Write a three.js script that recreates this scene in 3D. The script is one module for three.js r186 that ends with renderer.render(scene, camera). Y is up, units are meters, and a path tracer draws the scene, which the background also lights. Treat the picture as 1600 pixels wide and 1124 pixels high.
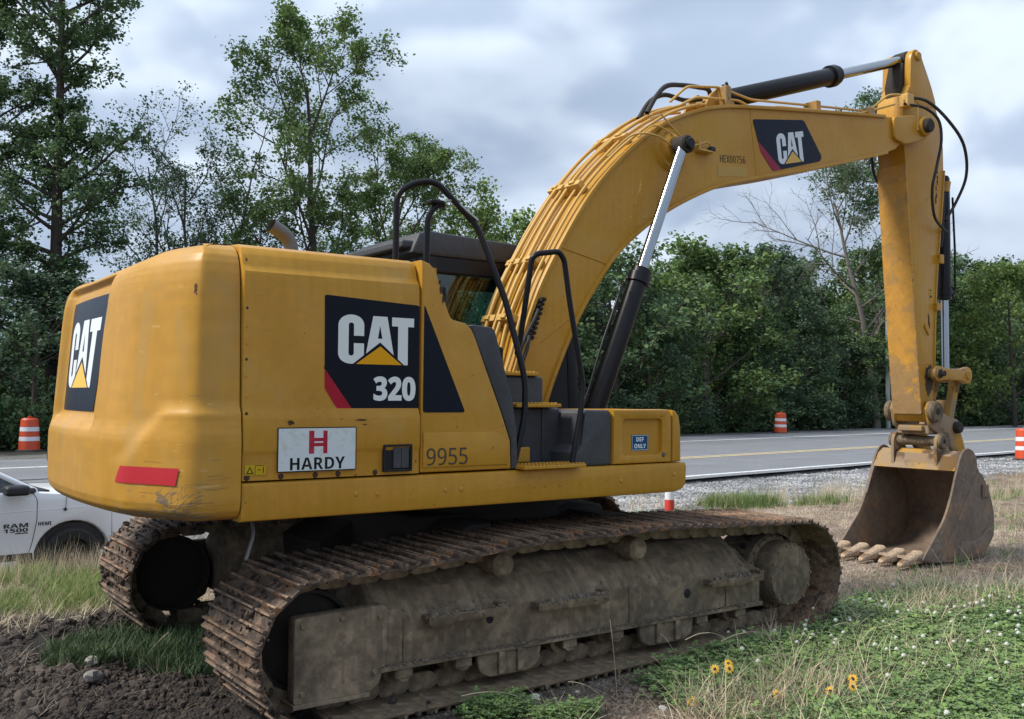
import * as THREE from 'three';
import { RoundedBoxGeometry } from 'three/addons/geometries/RoundedBoxGeometry.js';
import { mergeGeometries, toCreasedNormals, mergeVertices } from 'three/addons/utils/BufferGeometryUtils.js';
import { TextGeometry } from 'three/addons/geometries/TextGeometry.js';
import { FontLoader } from 'three/addons/loaders/FontLoader.js';

// ---------------------------------------------------------------- camera, sky, sun, exposure
const scene = new THREE.Scene();
const V = (x, y, z) => new THREE.Vector3(x, y, z);
const camera = new THREE.PerspectiveCamera(40.50, 1024 / 719, 0.05, 1500);
{
  const yaw = 0.620246, pit = 0.037887, rol = 0.00697;
  const F = V(Math.sin(yaw) * Math.cos(pit), Math.sin(pit), -Math.cos(yaw) * Math.cos(pit));
  const R = V(Math.cos(yaw), 0, Math.sin(yaw)), U = R.clone().cross(F);
  const R2 = R.clone().multiplyScalar(Math.cos(rol)).addScaledVector(U, Math.sin(rol));
  const U2 = U.clone().multiplyScalar(Math.cos(rol)).addScaledVector(R, -Math.sin(rol));
  camera.position.set(-3.98509, 1.70624, 6.13299);
  camera.quaternion.setFromRotationMatrix(new THREE.Matrix4().makeBasis(R2, U2, F.clone().negate()));
  camera.updateMatrixWorld();
}
const renderer = new THREE.WebGLRenderer({ antialias: true });
renderer.toneMapping = THREE.LinearToneMapping;
renderer.toneMappingExposure = 1.5;
renderer.shadowMap.enabled = true;

// seeded random numbers and smooth noise
function rng(seed) { let s = seed >>> 0; return () => { s = (s + 0x6D2B79F5) | 0; let t = Math.imul(s ^ (s >>> 15), 1 | s); t = (t + Math.imul(t ^ (t >>> 7), 61 | t)) ^ t; return ((t ^ (t >>> 14)) >>> 0) / 4294967296; }; }
function hash3(x, y, z) { let h = Math.imul(x, 374761393) ^ Math.imul(y, 668265263) ^ Math.imul(z, 2147483647 ^ 0x5bd1e995); h = Math.imul(h ^ (h >>> 13), 1274126177); return ((h ^ (h >>> 16)) >>> 0) / 4294967296; }
const fade = t => t * t * (3 - 2 * t), lerp = (a, b, t) => a + (b - a) * t;
const clamp = (x, a = 0, b = 1) => Math.min(b, Math.max(a, x));
const smooth = (a, b, x) => fade(clamp((x - a) / (b - a)));
function noise3(x, y, z) {
  const X = Math.floor(x), Y = Math.floor(y), Z = Math.floor(z), u = fade(x - X), v = fade(y - Y), w = fade(z - Z);
  const a = hash3(X, Y, Z), b = hash3(X + 1, Y, Z), c = hash3(X, Y + 1, Z), d = hash3(X + 1, Y + 1, Z), e = hash3(X, Y, Z + 1), f = hash3(X + 1, Y, Z + 1), g = hash3(X, Y + 1, Z + 1), h = hash3(X + 1, Y + 1, Z + 1);
  const p = a + (b - a) * u, q = c + (d - c) * u, r = e + (f - e) * u, s = g + (h - g) * u, m = p + (q - p) * v, n = r + (s - r) * v; return m + (n - m) * w;
}
function fbm3(x, y, z, o = 4) { let s = 0, a = 0.5, n = 0; for (let i = 0; i < o; i++) { s += a * noise3(x, y, z); n += a; a *= 0.5; x = x * 2.03 + 17.1; y = y * 2.03 + 5.3; z = z * 2.03 + 9.7; } return s / n; }
// noise that repeats every p cells
function tnoise(x, y, p, seed) {
  const X = Math.floor(x), Y = Math.floor(y), u = fade(x - X), v = fade(y - Y), x0 = ((X % p) + p) % p, y0 = ((Y % p) + p) % p, x1 = (x0 + 1) % p, y1 = (y0 + 1) % p;
  const a = hash3(x0, y0, seed), b = hash3(x1, y0, seed), c = hash3(x0, y1, seed), d = hash3(x1, y1, seed), m = a + (b - a) * u, n = c + (d - c) * u; return m + (n - m) * v;
}
function tfbm(u, v, p, seed, o = 4) { let s = 0, a = 0.5, n = 0; for (let i = 0; i < o; i++) { s += a * tnoise(u * p, v * p, p, seed + i * 7); n += a; a *= 0.55; p *= 2; } return s / n; }

// the sky: a broken overcast, grey-blue with paler cloud, the same in every direction
{
  const w = 1280, h = 640, d = new Float32Array(w * h * 4);
  for (let j = 0; j < h; j++) {
    if (j < h * 0.46) { for (let i = 0; i < w; i++) { const o = (j * w + i) * 4; d[o] = 0.30; d[o + 1] = 0.33; d[o + 2] = 0.37; d[o + 3] = 1; } continue; }
    const el = ((j + 0.5) / h - 0.5) * Math.PI, sy = Math.sin(el), cy = Math.cos(el);
    for (let i = 0; i < w; i++) {
      const az = ((i + 0.5) / w) * 2 * Math.PI, dx = Math.cos(az) * cy, dz = Math.sin(az) * cy;
      const k = 1 / (Math.max(sy, 0) + 0.34), px = dx * k * 2.9, pz = dz * k * 2.9, py = sy * 3.2;
      const q = fbm3(px * 1.1 + 3.1, py + 2.2, pz * 1.1 + 7.7, 2) - 0.5;
      const a = fbm3(px * 1.7 + q * 1.6 + 11, py * 2.2 + q, pz * 1.7 + q * 1.6, 5);
      const b = fbm3(px * 4.2 + q * 3 + 31, py * 5, pz * 4.2 + 4, 4);
      const c = fbm3(px * 0.9 + 51, py * 1.3, pz * 0.9 + 14, 3);
      const bright = smooth(0.38, 0.66, a * 0.62 + b * 0.38), dark = smooth(0.42, 0.66, c);
      const blue = smooth(0.16, 0.02, sy) * 0.45 + 0.22 * (1 - bright);
      let r = lerp(0.42, 0.67, bright), g = lerp(0.51, 0.765, bright), bl = lerp(0.655, 0.89, bright);
      r *= 1 - 0.27 * dark; g *= 1 - 0.25 * dark; bl *= 1 - 0.215 * dark;
      r = lerp(r, 0.44, blue * 0.5); g = lerp(g, 0.575, blue * 0.5); bl = lerp(bl, 0.78, blue * 0.5);
      const m = 0.735 * (1 + 0.55 * clamp(sy));
      const o = (j * w + i) * 4; d[o] = r * m; d[o + 1] = g * m; d[o + 2] = bl * m; d[o + 3] = 1;
    }
  }
  const t = new THREE.DataTexture(d, w, h, THREE.RGBAFormat, THREE.FloatType);
  t.mapping = THREE.EquirectangularReflectionMapping; t.magFilter = THREE.LinearFilter; t.minFilter = THREE.LinearFilter; t.needsUpdate = true;
  scene.background = t; scene.environment = t;
}
const sun = new THREE.DirectionalLight(new THREE.Color(1, 0.95, 0.87), 3.0);
sun.position.set(-27, 32, -11); sun.target.position.set(0, 0, 0);
sun.castShadow = true; sun.shadow.radius = 26; sun.shadow.mapSize.set(2048, 2048);
Object.assign(sun.shadow.camera, { left: -70, right: 70, top: 70, bottom: -70, near: 1, far: 160 });
scene.add(sun, sun.target);

// ---------------------------------------------------------------- helpers: names, meshes, shapes
const taken = {};
function numbered(n) { const k = taken[n] = (taken[n] ?? -1) + 1; return k ? `${n}_${String(k).padStart(3, '0')}` : n; }
function tag(o, label, category, group) { o.userData.label = label; o.userData.category = category; if (group) o.userData.group = group; return o; }
function mesh(name, geo, mat, parent, label) {
  if (Array.isArray(geo)) geo = join(geo);
  const m = new THREE.Mesh(geo, mat); m.name = parent === scene ? numbered(name) : name; m.castShadow = m.receiveShadow = true;
  if (label) m.userData.label = label; parent.add(m); return m;
}
function each(name, geos, mat, parent, label) { return geos.map(g => mesh(name, g, mat, parent, label)); }
function group(name, parent, label) { const g = new THREE.Group(); g.name = parent === scene ? numbered(name) : name; if (label) g.userData.label = label; parent.add(g); return g; }
function structure(name, geo, mat) { const m = mesh(name, geo, mat, scene); m.userData.kind = 'structure'; return m; }
function plain(g) { g = g.index ? g.toNonIndexed() : g; for (const k of Object.keys(g.attributes)) if (!['position', 'normal', 'uv'].includes(k)) g.deleteAttribute(k); if (!g.attributes.normal) g.computeVertexNormals(); if (!g.attributes.uv) g.setAttribute('uv', new THREE.BufferAttribute(new Float32Array(g.attributes.position.count * 2), 2)); g.morphAttributes = {}; return g; }
function join(list) { return list.length === 1 ? list[0] : mergeGeometries(list.map(plain)); }
// texture coordinates in metres, each face from its main direction
function metric(g) {
  g = plain(g); const p = g.attributes.position, uv = g.attributes.uv, a = V(), b = V(), c = V(), n = V();
  for (let i = 0; i < p.count; i += 3) {
    a.fromBufferAttribute(p, i); b.fromBufferAttribute(p, i + 1); c.fromBufferAttribute(p, i + 2);
    n.copy(b).sub(a).cross(c.clone().sub(a)); const x = Math.abs(n.x), y = Math.abs(n.y), z = Math.abs(n.z);
    [a, b, c].forEach((q, k) => x > y && x > z ? uv.setXY(i + k, q.z + 0.37, q.y) : y > z ? uv.setXY(i + k, q.x, q.z + 0.61) : uv.setXY(i + k, q.x, q.y));
  }
  return g;
}
const shapeOf = pts => { const s = new THREE.Shape(); pts.forEach(([x, y], i) => i ? s.lineTo(x, y) : s.moveTo(x, y)); s.closePath(); return s; };
// polygon in x, y pushed from z0 to z1, edges bevelled
function ext(pts, z0, z1, bevel = 0.006, crease = 0.5, holes = []) {
  const s = shapeOf(pts); holes.forEach(h => s.holes.push(new THREE.Path(h.map(q => new THREE.Vector2(...q)))));
  let g = new THREE.ExtrudeGeometry(s, { depth: z1 - z0 - 2 * bevel, bevelEnabled: bevel > 0, bevelThickness: bevel, bevelSize: bevel, bevelOffset: -bevel, bevelSegments: 2, curveSegments: 6 });
  g.translate(0, 0, z0 + bevel); return metric(toCreasedNormals(g, crease));
}
// polygon in z, y pushed along x
function extX(pts, x0, x1, bevel = 0.006, crease = 0.5) { const g = ext(pts.map(([z, y]) => [-z, y]), x0, x1, bevel, crease); g.rotateY(Math.PI / 2); return metric(g); }
// polygon in x, z pushed along y
function extY(pts, y0, y1, bevel = 0.006, crease = 0.5) { const g = ext(pts.map(([x, z]) => [x, -z]), y0, y1, bevel, crease); g.rotateX(-Math.PI / 2); return metric(g); }
function box(x0, x1, y0, y1, z0, z1, r = 0.008) {
  const g = new RoundedBoxGeometry(x1 - x0, y1 - y0, z1 - z0, 2, Math.min(r, (x1 - x0) / 2.1, (y1 - y0) / 2.1, (z1 - z0) / 2.1)); g.translate((x0 + x1) / 2, (y0 + y1) / 2, (z0 + z1) / 2); return metric(g);
}
const UP = V(0, 1, 0);
function orient(g, a, b) { g.applyQuaternion(new THREE.Quaternion().setFromUnitVectors(UP, b.clone().sub(a).normalize())); g.translate((a.x + b.x) / 2, (a.y + b.y) / 2, (a.z + b.z) / 2); return g; }
function cyl(a, b, r0, r1 = r0, n = 24, open = false) { a = V(...a); b = V(...b); return plain(orient(new THREE.CylinderGeometry(r1, r0, a.distanceTo(b), n, 1, open), a, b)); }
// turned profile [radius, height] about the line from a towards b
function turned(prof, a, b, n = 28) { a = V(...a); b = V(...b); const g = new THREE.LatheGeometry(prof.map(([r, h]) => new THREE.Vector2(r, h)), n); g.applyQuaternion(new THREE.Quaternion().setFromUnitVectors(UP, b.clone().sub(a).normalize())); g.translate(a.x, a.y, a.z); return metric(toCreasedNormals(g, 0.6)); }
function bent(pts, fil = 0.08) {   // a bent pipe: straight runs with rounded corners
  const P = pts.map(p => V(...p)), out = [P[0]];
  for (let i = 1; i < P.length - 1; i++) {
    const a = P[i - 1], b = P[i], c = P[i + 1], r = Math.min(fil, a.distanceTo(b) * 0.45, c.distanceTo(b) * 0.45);
    const s = b.clone().add(a.clone().sub(b).setLength(r)), e = b.clone().add(c.clone().sub(b).setLength(r));
    for (let k = 0; k <= 5; k++) { const t = k / 5; out.push(s.clone().multiplyScalar((1 - t) ** 2).addScaledVector(b, 2 * t * (1 - t)).addScaledVector(e, t * t)); }
  }
  out.push(P[P.length - 1]); return out;
}
class Poly extends THREE.Curve { constructor(p) { super(); this.p = p; } getPoint(t, o = V()) { const f = t * (this.p.length - 1), i = Math.min(Math.floor(f), this.p.length - 2); return o.copy(this.p[i]).lerp(this.p[i + 1], f - i); } getPointAt(t, o) { return this.getPoint(t, o); } getTangentAt(t, o) { return this.getTangent(t, o); } getTangent(t, o = V()) { const n = this.p.length - 1, i = Math.round(t * n); const a = this.p[Math.max(0, i - 1)], b = this.p[Math.min(n, i + 1)]; return o.copy(b).sub(a).normalize(); } }
function pipe(pts, r, fil = 0.08, n = 10) { const b = bent(pts, fil); const g = new THREE.TubeGeometry(new Poly(b), b.length - 1, r, n, false); return join([plain(g), cap(b[0], b[1], r), cap(b[b.length - 1], b[b.length - 2], r)]); }
function cap(p, q, r) { const g = new THREE.SphereGeometry(r, 10, 5); g.translate(p.x, p.y, p.z); return plain(g); }
function hose(pts, r, n = 8, seg) { const c = new THREE.CatmullRomCurve3(pts.map(p => V(...p)), false, 'centripetal'); return plain(new THREE.TubeGeometry(c, seg ?? pts.length * 8, r, n, false)); }
// a bent plate: polyline in x, y of thickness t between z0 and z1
function plate(pts, t, z0, z1) {
  const up = [], dn = [];
  pts.forEach((p, i) => { const a = pts[Math.max(0, i - 1)], b = pts[Math.min(pts.length - 1, i + 1)], dx = b[0] - a[0], dy = b[1] - a[1], l = Math.hypot(dx, dy); up.push([p[0] - dy / l * t / 2, p[1] + dx / l * t / 2]); dn.unshift([p[0] + dy / l * t / 2, p[1] - dx / l * t / 2]); });
  return ext([...up, ...dn], z0, z1, 0.003, 0.6);
}
function curve2(pts, n) { const c = new THREE.CatmullRomCurve3(pts.map(([x, y]) => V(x, y, 0)), false, 'centripetal'); return c.getPoints(n).map(p => [p.x, p.y]); }

// ---------------------------------------------------------------- textures and materials
function tex(size, fn, srgb = true, rep = 1) {
  const d = new Uint8Array(size * size * 4);
  for (let j = 0; j < size; j++) for (let i = 0; i < size; i++) { const c = fn(i / size, j / size, i, j); const o = (j * size + i) * 4; d[o] = clamp(c[0]) * 255; d[o + 1] = clamp(c[1]) * 255; d[o + 2] = clamp(c[2]) * 255; d[o + 3] = 255; }
  const t = new THREE.DataTexture(d, size, size); t.wrapS = t.wrapT = THREE.RepeatWrapping; t.magFilter = THREE.LinearFilter; t.minFilter = THREE.LinearMipmapLinearFilter; t.generateMipmaps = true;
  if (srgb) t.colorSpace = THREE.SRGBColorSpace; t.repeat.set(rep, rep); t.needsUpdate = true; return t;
}
const g1 = v => [v, v, v];
const lin = (r, g, b) => new THREE.Color().setRGB(r, g, b);
// scratches drawn into a map as short lines
function scratches(n, size, seed, len, thick) {
  const m = new Float32Array(size * size), R = rng(seed);
  for (let k = 0; k < n; k++) { let x = R() * size, y = R() * size; const a = (R() < 0.75 ? 0 : 1.2) + (R() - 0.5) * 0.7, l = len * (0.2 + R() * R()) * size, s = 0.3 + 0.7 * R(); for (let t = 0; t < l; t++) { const i = ((Math.round(x + Math.cos(a) * t) % size) + size) % size, j = ((Math.round(y + Math.sin(a) * t) % size) + size) % size; m[j * size + i] = Math.max(m[j * size + i], s); if (thick && R() < 0.5) m[((j + 1) % size) * size + i] = Math.max(m[((j + 1) % size) * size + i], s * 0.7); } }
  return m;
}
function chips(n, size, seed, rmax) {
  const m = new Float32Array(size * size), R = rng(seed);
  for (let k = 0; k < n; k++) { const x = R() * size, y = R() * size, r = 1 + R() * R() * rmax, e = 0.5 + R(); for (let dy = -r * 2; dy <= r * 2; dy++) for (let dx = -r * 2; dx <= r * 2; dx++) { const q = Math.hypot(dx * e, dy / e) / r; if (q < 0.75 + 0.5 * hash3(Math.round(x + dx), Math.round(y + dy), seed)) { const i = ((Math.round(x + dx) % size) + size) % size, j = ((Math.round(y + dy) % size) + size) % size; m[j * size + i] = 1; } } }
  return m;
}
const S = 1024;
const scr = scratches(150, S, 5, 0.06, false), chp = chips(70, S, 9, 3.0);
const scrW = scratches(520, S, 15, 0.08, true), chpW = chips(420, S, 19, 6);
function paintMap(worn, caked = 0) {
  return tex(S, (u, v, i, j) => {
    const big = tfbm(u, v, 3, 1, 5), mid = tfbm(u, v, 14, 21, 4), fine = tfbm(u, v, 90, 41, 2), streak = tnoise(u * 180, v * 6, 6, 61);
    let r = 0.705, g = 0.515, b = 0.160; const k = 1 + (big - 0.5) * 0.10 + (mid - 0.5) * 0.08 + (fine - 0.5) * 0.05 + (streak - 0.5) * 0.05;
    r *= k; g *= k * (1 + (big - 0.5) * 0.06); b *= k * (1 + (mid - 0.5) * 0.35);
    const film = smooth(0.52, 0.78, mid * 0.6 + big * 0.4) * 0.34; r = lerp(r, 0.64, film); g = lerp(g, 0.53, film); b = lerp(b, 0.33, film);
    const o = j * S + i, s = worn ? Math.max(scrW[o] * 0.6, 0) : scr[o] * 0.35, c = worn ? chpW[o] * 0.75 : chp[o] * 0.8;
    r = lerp(r, 0.36, s); g = lerp(g, 0.28, s); b = lerp(b, 0.19, s);
    r = lerp(r, 0.27, c); g = lerp(g, 0.18, c); b = lerp(b, 0.12, c);
    if (worn) { const w = smooth(0.50, 0.66, tfbm(u, v, 7, 77, 5)) * 0.65; r = lerp(r, 0.50, w); g = lerp(g, 0.42, w); b = lerp(b, 0.33, w); }
    if (caked) { const w = smooth(0.30, 0.56, tfbm(u, v, 6, 177, 5)) * caked, w2 = smooth(0.55, 0.72, tfbm(u, v, 13, 187, 4)) * 0.6 * caked; r = lerp(r, 0.56, w); g = lerp(g, 0.475, w); b = lerp(b, 0.38, w); r = lerp(r, 0.26, w2); g = lerp(g, 0.19, w2); b = lerp(b, 0.15, w2); }
    return [r, g, b];
  }, true, 0.42);
}
const paintRough = tex(512, (u, v) => { const a = tfbm(u, v, 8, 91, 4), b = tfbm(u, v, 60, 95, 2); return g1(0.40 + (a - 0.5) * 0.35 + (b - 0.5) * 0.14); }, false, 0.42);
const paintBump = tex(512, (u, v) => g1(0.5 + (tfbm(u, v, 3, 131, 3) - 0.5) * 0.8), false, 0.5);
const M = {};
M.yellow = new THREE.MeshPhysicalMaterial({ map: paintMap(false), roughnessMap: paintRough, roughness: 1, specularIntensity: 0.55, clearcoat: 0.05, clearcoatRoughness: 0.3, bumpMap: paintBump, bumpScale: 0.004 });
M.caked = new THREE.MeshStandardMaterial({ map: paintMap(true, 1), roughness: 0.85, bumpMap: paintBump, bumpScale: 0.003 });
M.worn = new THREE.MeshStandardMaterial({ map: paintMap(true), roughnessMap: paintRough, roughness: 1.25 });
const dirtMap = tex(512, (u, v) => { const a = tfbm(u, v, 5, 201, 6), b = tfbm(u, v, 40, 221, 3), c = smooth(0.46, 0.70, tfbm(u, v, 19, 231, 5)), s = smooth(0.42, 0.75, 0.6 * tnoise(u * 40, v * 2, 40, 251) + 0.4 * tnoise(u * 90, v * 5, 90, 261)) * smooth(0.40, 0.62, tfbm(u, v, 7, 271, 4)) * 0.62; let k = 0.80 + (a - 0.5) * 0.5 + (b - 0.5) * 0.35; let r = 0.62 * k, g = 0.545 * k, bl = 0.445 * k; const q = Math.max(c * 0.26, s * 0.45); return [lerp(r, 0.20, q), lerp(g, 0.175, q), lerp(bl, 0.15, q)]; }, true, 0.7);
const dirtBump = tex(512, (u, v) => g1(tfbm(u, v, 12, 301, 5)), false, 0.9);
M.frame = new THREE.MeshStandardMaterial({ map: dirtMap, roughness: 0.95, bumpMap: dirtBump, bumpScale: 0.012 });
M.dustSteel = new THREE.MeshStandardMaterial({ map: dirtMap, color: lin(0.8, 0.76, 0.7), roughness: 0.85, bumpMap: dirtBump, bumpScale: 0.008 });
const shoeMap = (seed, rust) => tex(512, (u, v) => { const a = tfbm(u, v, 6, seed, 5), b = tfbm(u, v, 50, seed + 3, 3), m = smooth(0.44, 0.60, tfbm(u, v, 9, seed + 11, 5)), p = smooth(0.5, 0.68, tfbm(u, v, 7, seed + 17, 4)) * rust; let r = 0.56, g = 0.475, bl = 0.40; r = lerp(r, 0.62, p); g = lerp(g, 0.45, p); bl = lerp(bl, 0.31, p); r = lerp(r, 0.36, m); g = lerp(g, 0.295, m); bl = lerp(bl, 0.245, m); const k = 0.90 + (a - 0.5) * 0.4 + (b - 0.5) * 0.6; return [r * k, g * k, bl * k]; }, true, 1.3);
M.shoe = [0.25, 0.6, 0.95, 0.4].map((r, i) => new THREE.MeshStandardMaterial({ vertexColors: true, map: shoeMap(401 + i * 31, r), roughness: 0.72, metalness: 0.15, bumpMap: dirtBump, bumpScale: 0.006 }));
M.shoeDust = new THREE.MeshStandardMaterial({ vertexColors: true, map: dirtMap, roughness: 0.95, bumpMap: dirtBump, bumpScale: 0.006 });
M.crumb = new THREE.MeshStandardMaterial({ color: lin(0.21, 0.175, 0.135), roughness: 1, bumpMap: dirtBump, bumpScale: 0.01 });
M.mud = new THREE.MeshStandardMaterial({ color: lin(0.072, 0.052, 0.040), roughness: 1, bumpMap: dirtBump, bumpScale: 0.02 });
const plasMap = tex(512, (u, v) => { const a = tfbm(u, v, 5, 501, 5), b = tfbm(u, v, 60, 511, 2); const k = 0.225 + (a - 0.5) * 0.09 + (b - 0.5) * 0.05; return [k, k * 1.02, k * 1.08]; }, true, 0.8);
M.plastic = new THREE.MeshStandardMaterial({ map: plasMap, roughness: 0.62 });
M.black = new THREE.MeshPhysicalMaterial({ color: lin(0.010, 0.010, 0.012), roughness: 0.34, specularIntensity: 0.45 });
M.dark = new THREE.MeshStandardMaterial({ color: lin(0.012, 0.012, 0.013), roughness: 0.9 });
M.rubber = new THREE.MeshStandardMaterial({ color: lin(0.03, 0.028, 0.027), roughness: 0.75 });
M.chrome = new THREE.MeshStandardMaterial({ color: lin(0.34, 0.36, 0.38), metalness: 1, roughness: 0.12 });
M.pipe = new THREE.MeshStandardMaterial({ color: lin(0.16, 0.15, 0.14), metalness: 0.7, roughness: 0.5, bumpMap: dirtBump, bumpScale: 0.003 });
M.grease = new THREE.MeshStandardMaterial({ color: lin(0.032, 0.026, 0.021), roughness: 0.92, bumpMap: dirtBump, bumpScale: 0.008 });
M.tube = new THREE.MeshStandardMaterial({ color: lin(0.54, 0.32, 0.075), roughness: 0.5 });
M.glass = new THREE.MeshPhysicalMaterial({ color: lin(0.62, 0.78, 0.74), transmission: 1, thickness: 0, roughness: 0.03, ior: 1.5 });
M.seat = new THREE.MeshStandardMaterial({ color: lin(0.03, 0.03, 0.033), roughness: 0.95 });
const bucketMap = tex(S, (u, v, i, j) => { const a = tfbm(u, v, 4, 601, 6), b = tfbm(u, v, 36, 611, 3), o = j * S + i; let r = 0.41, g = 0.355, bl = 0.305; const p = smooth(0.48, 0.74, tfbm(u, v, 6, 621, 5)) * 0.55; r = lerp(r, 0.52, p); g = lerp(g, 0.405, p); bl = lerp(bl, 0.30, p); const k = 1.08 + (a - 0.5) * 0.5 + (b - 0.5) * 0.3; const s = scrW[o] * 0.3; return [lerp(r * k, 0.62, s), lerp(g * k, 0.56, s), lerp(bl * k, 0.50, s)]; }, true, 0.6);
M.bucket = new THREE.MeshStandardMaterial({ map: bucketMap, roughness: 0.7, metalness: 0.1, bumpMap: dirtBump, bumpScale: 0.004 });
const toothMap = tex(512, (u, v) => { const a = tfbm(u, v, 5, 651, 5), b = tfbm(u, v, 30, 661, 3), p = smooth(0.5, 0.7, a), k = 0.95 + (b - 0.5) * 0.5; return [lerp(0.66, 0.47, p) * k, lerp(0.57, 0.36, p) * k, lerp(0.47, 0.26, p) * k]; }, true, 2);
M.bucketDust = new THREE.MeshStandardMaterial({ map: toothMap, roughness: 0.8, bumpMap: dirtBump, bumpScale: 0.006 });
// ---------------------------------------------------------------- flat print
const fonts = new FontLoader();
const sansBold = await fonts.loadAsync('fonts/droid/droid_sans_bold.typeface.json');
const sansReg = await fonts.loadAsync('fonts/droid/droid_sans_regular.typeface.json');
const mono = await fonts.loadAsync('fonts/droid/droid_sans_mono_regular.typeface.json');
function text(str, font, w, h, depth = 0.002) { const g = new TextGeometry(str, { font, size: 1, depth: 0.01, curveSegments: 4 }); g.computeBoundingBox(); const b = g.boundingBox; g.translate(-b.min.x, -b.min.y, 0); g.scale(w / (b.max.x - b.min.x), h / (b.max.y - b.min.y), depth / 0.01); return plain(g); }
function canvasTex(w, h, draw) { const c = document.createElement('canvas'); c.width = w; c.height = h; const x = c.getContext('2d'); draw(x, w, h); const t = new THREE.CanvasTexture(c); t.colorSpace = THREE.SRGBColorSpace; t.anisotropy = 8; return t; }
function rounded(pts, r) { const out = []; pts.forEach((b, i) => { const a = pts[(i + pts.length - 1) % pts.length], c = pts[(i + 1) % pts.length]; const la = Math.hypot(a[0] - b[0], a[1] - b[1]), lc = Math.hypot(c[0] - b[0], c[1] - b[1]), k = Math.min(r, la / 2.2, lc / 2.2); const s = [b[0] + (a[0] - b[0]) * k / la, b[1] + (a[1] - b[1]) * k / la], e = [b[0] + (c[0] - b[0]) * k / lc, b[1] + (c[1] - b[1]) * k / lc]; for (let q = 0; q <= 4; q++) { const t = q / 4; out.push([(1 - t) ** 2 * s[0] + 2 * t * (1 - t) * b[0] + t * t * e[0], (1 - t) ** 2 * s[1] + 2 * t * (1 - t) * b[1] + t * t * e[1]]); } }); return out; }
// the three-letter word mark with its triangle, 1.51 wide and 1 high, y up
function wordMark(x, ox, oy, sx, sy, shear = 0, rise = 0, white = '#d5dad8', tri = '#d99a10', ground = '#0b111c') {
  x.save(); x.transform(sx, rise, shear, -sy, ox, oy);
  const P = (pts, f) => { x.fillStyle = f; x.beginPath(); pts.forEach((p, i) => i ? x.lineTo(p[0], p[1]) : x.moveTo(p[0], p[1])); x.closePath(); x.fill(); };
  x.fillStyle = white; x.beginPath(); x.moveTo(0.5, 0.57); x.lineTo(0.5, 0.78); x.bezierCurveTo(0.5, 1.07, 0, 1.07, 0, 0.76); x.lineTo(0, 0.22); x.bezierCurveTo(0, -0.07, 0.5, -0.07, 0.5, 0.22); x.lineTo(0.5, 0.42); x.lineTo(0.3, 0.42); x.lineTo(0.3, 0.22); x.bezierCurveTo(0.3, 0.15, 0.2, 0.15, 0.2, 0.22); x.lineTo(0.2, 0.78); x.bezierCurveTo(0.2, 0.85, 0.3, 0.85, 0.3, 0.78); x.lineTo(0.3, 0.57); x.closePath(); x.fill();
  P([[0.675, 0.99], [0.96, 0.99], [1.13, 0], [0.5, 0]], white); P([[0.815, 0.80], [0.775, 0.53], [0.862, 0.53]], ground);
  P([[1.055, 0.985], [1.51, 0.985], [1.51, 0.80], [1.385, 0.80], [1.385, 0], [1.18, 0], [1.18, 0.80], [1.055, 0.80]], white);
  P([[0.25, -0.03], [0.82, 0.455], [1.34, -0.03]], ground); P([[0.345, 0], [0.825, 0.375], [1.265, 0]], tri);
  x.restore();
}
function wearInk(x, w, h, seed, n = 70) { const R = rng(seed); for (let i = 0; i < n; i++) { x.strokeStyle = `rgba(150,155,160,${0.10 + 0.30 * R()})`; x.lineWidth = 0.6 + R() * 1.2; x.beginPath(); const a = R() * w, b = R() * h, t = R() * 6.3, l = 4 + R() * 34; x.moveTo(a, b); x.lineTo(a + Math.cos(t) * l, b + Math.sin(t) * l); x.stroke(); } }
// a sticker: polygon in x, y with its print, 3 mm proud of z
function sticker(name, poly, z, px, draw, parent, label, r = 0.012, rough = 0.4) {
  let x0 = 1e9, x1 = -1e9, y0 = 1e9, y1 = -1e9; poly.forEach(([x, y]) => { x0 = Math.min(x0, x); x1 = Math.max(x1, x); y0 = Math.min(y0, y); y1 = Math.max(y1, y); });
  const s = px / (x1 - x0), h = Math.round((y1 - y0) * s);
  const map = canvasTex(px, h, (c) => { c.save(); c.scale(s, s); c.translate(-x0, y1); draw(c, (x, y) => [x, -y]); c.restore(); wearInk(c, px, h, poly.length + px, 26); });
  const g = ext(r ? rounded(poly, r) : poly, z, z + 0.003, 0, 0.1); const p = g.attributes.position, uv = g.attributes.uv;
  for (let i = 0; i < p.count; i++) uv.setXY(i, (p.getX(i) - x0) / (x1 - x0), (p.getY(i) - y0) / (y1 - y0));
  return mesh(name, g, new THREE.MeshPhysicalMaterial({ map, roughness: rough, specularIntensity: 0.3 }), parent, label);
}

// ---------------------------------------------------------------- the excavator
const excavator = group('excavator', scene);
tag(excavator, 'large yellow crawler excavator with its bucket resting on the ground', 'excavator');
const E = excavator, ZS = 1.355;

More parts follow.
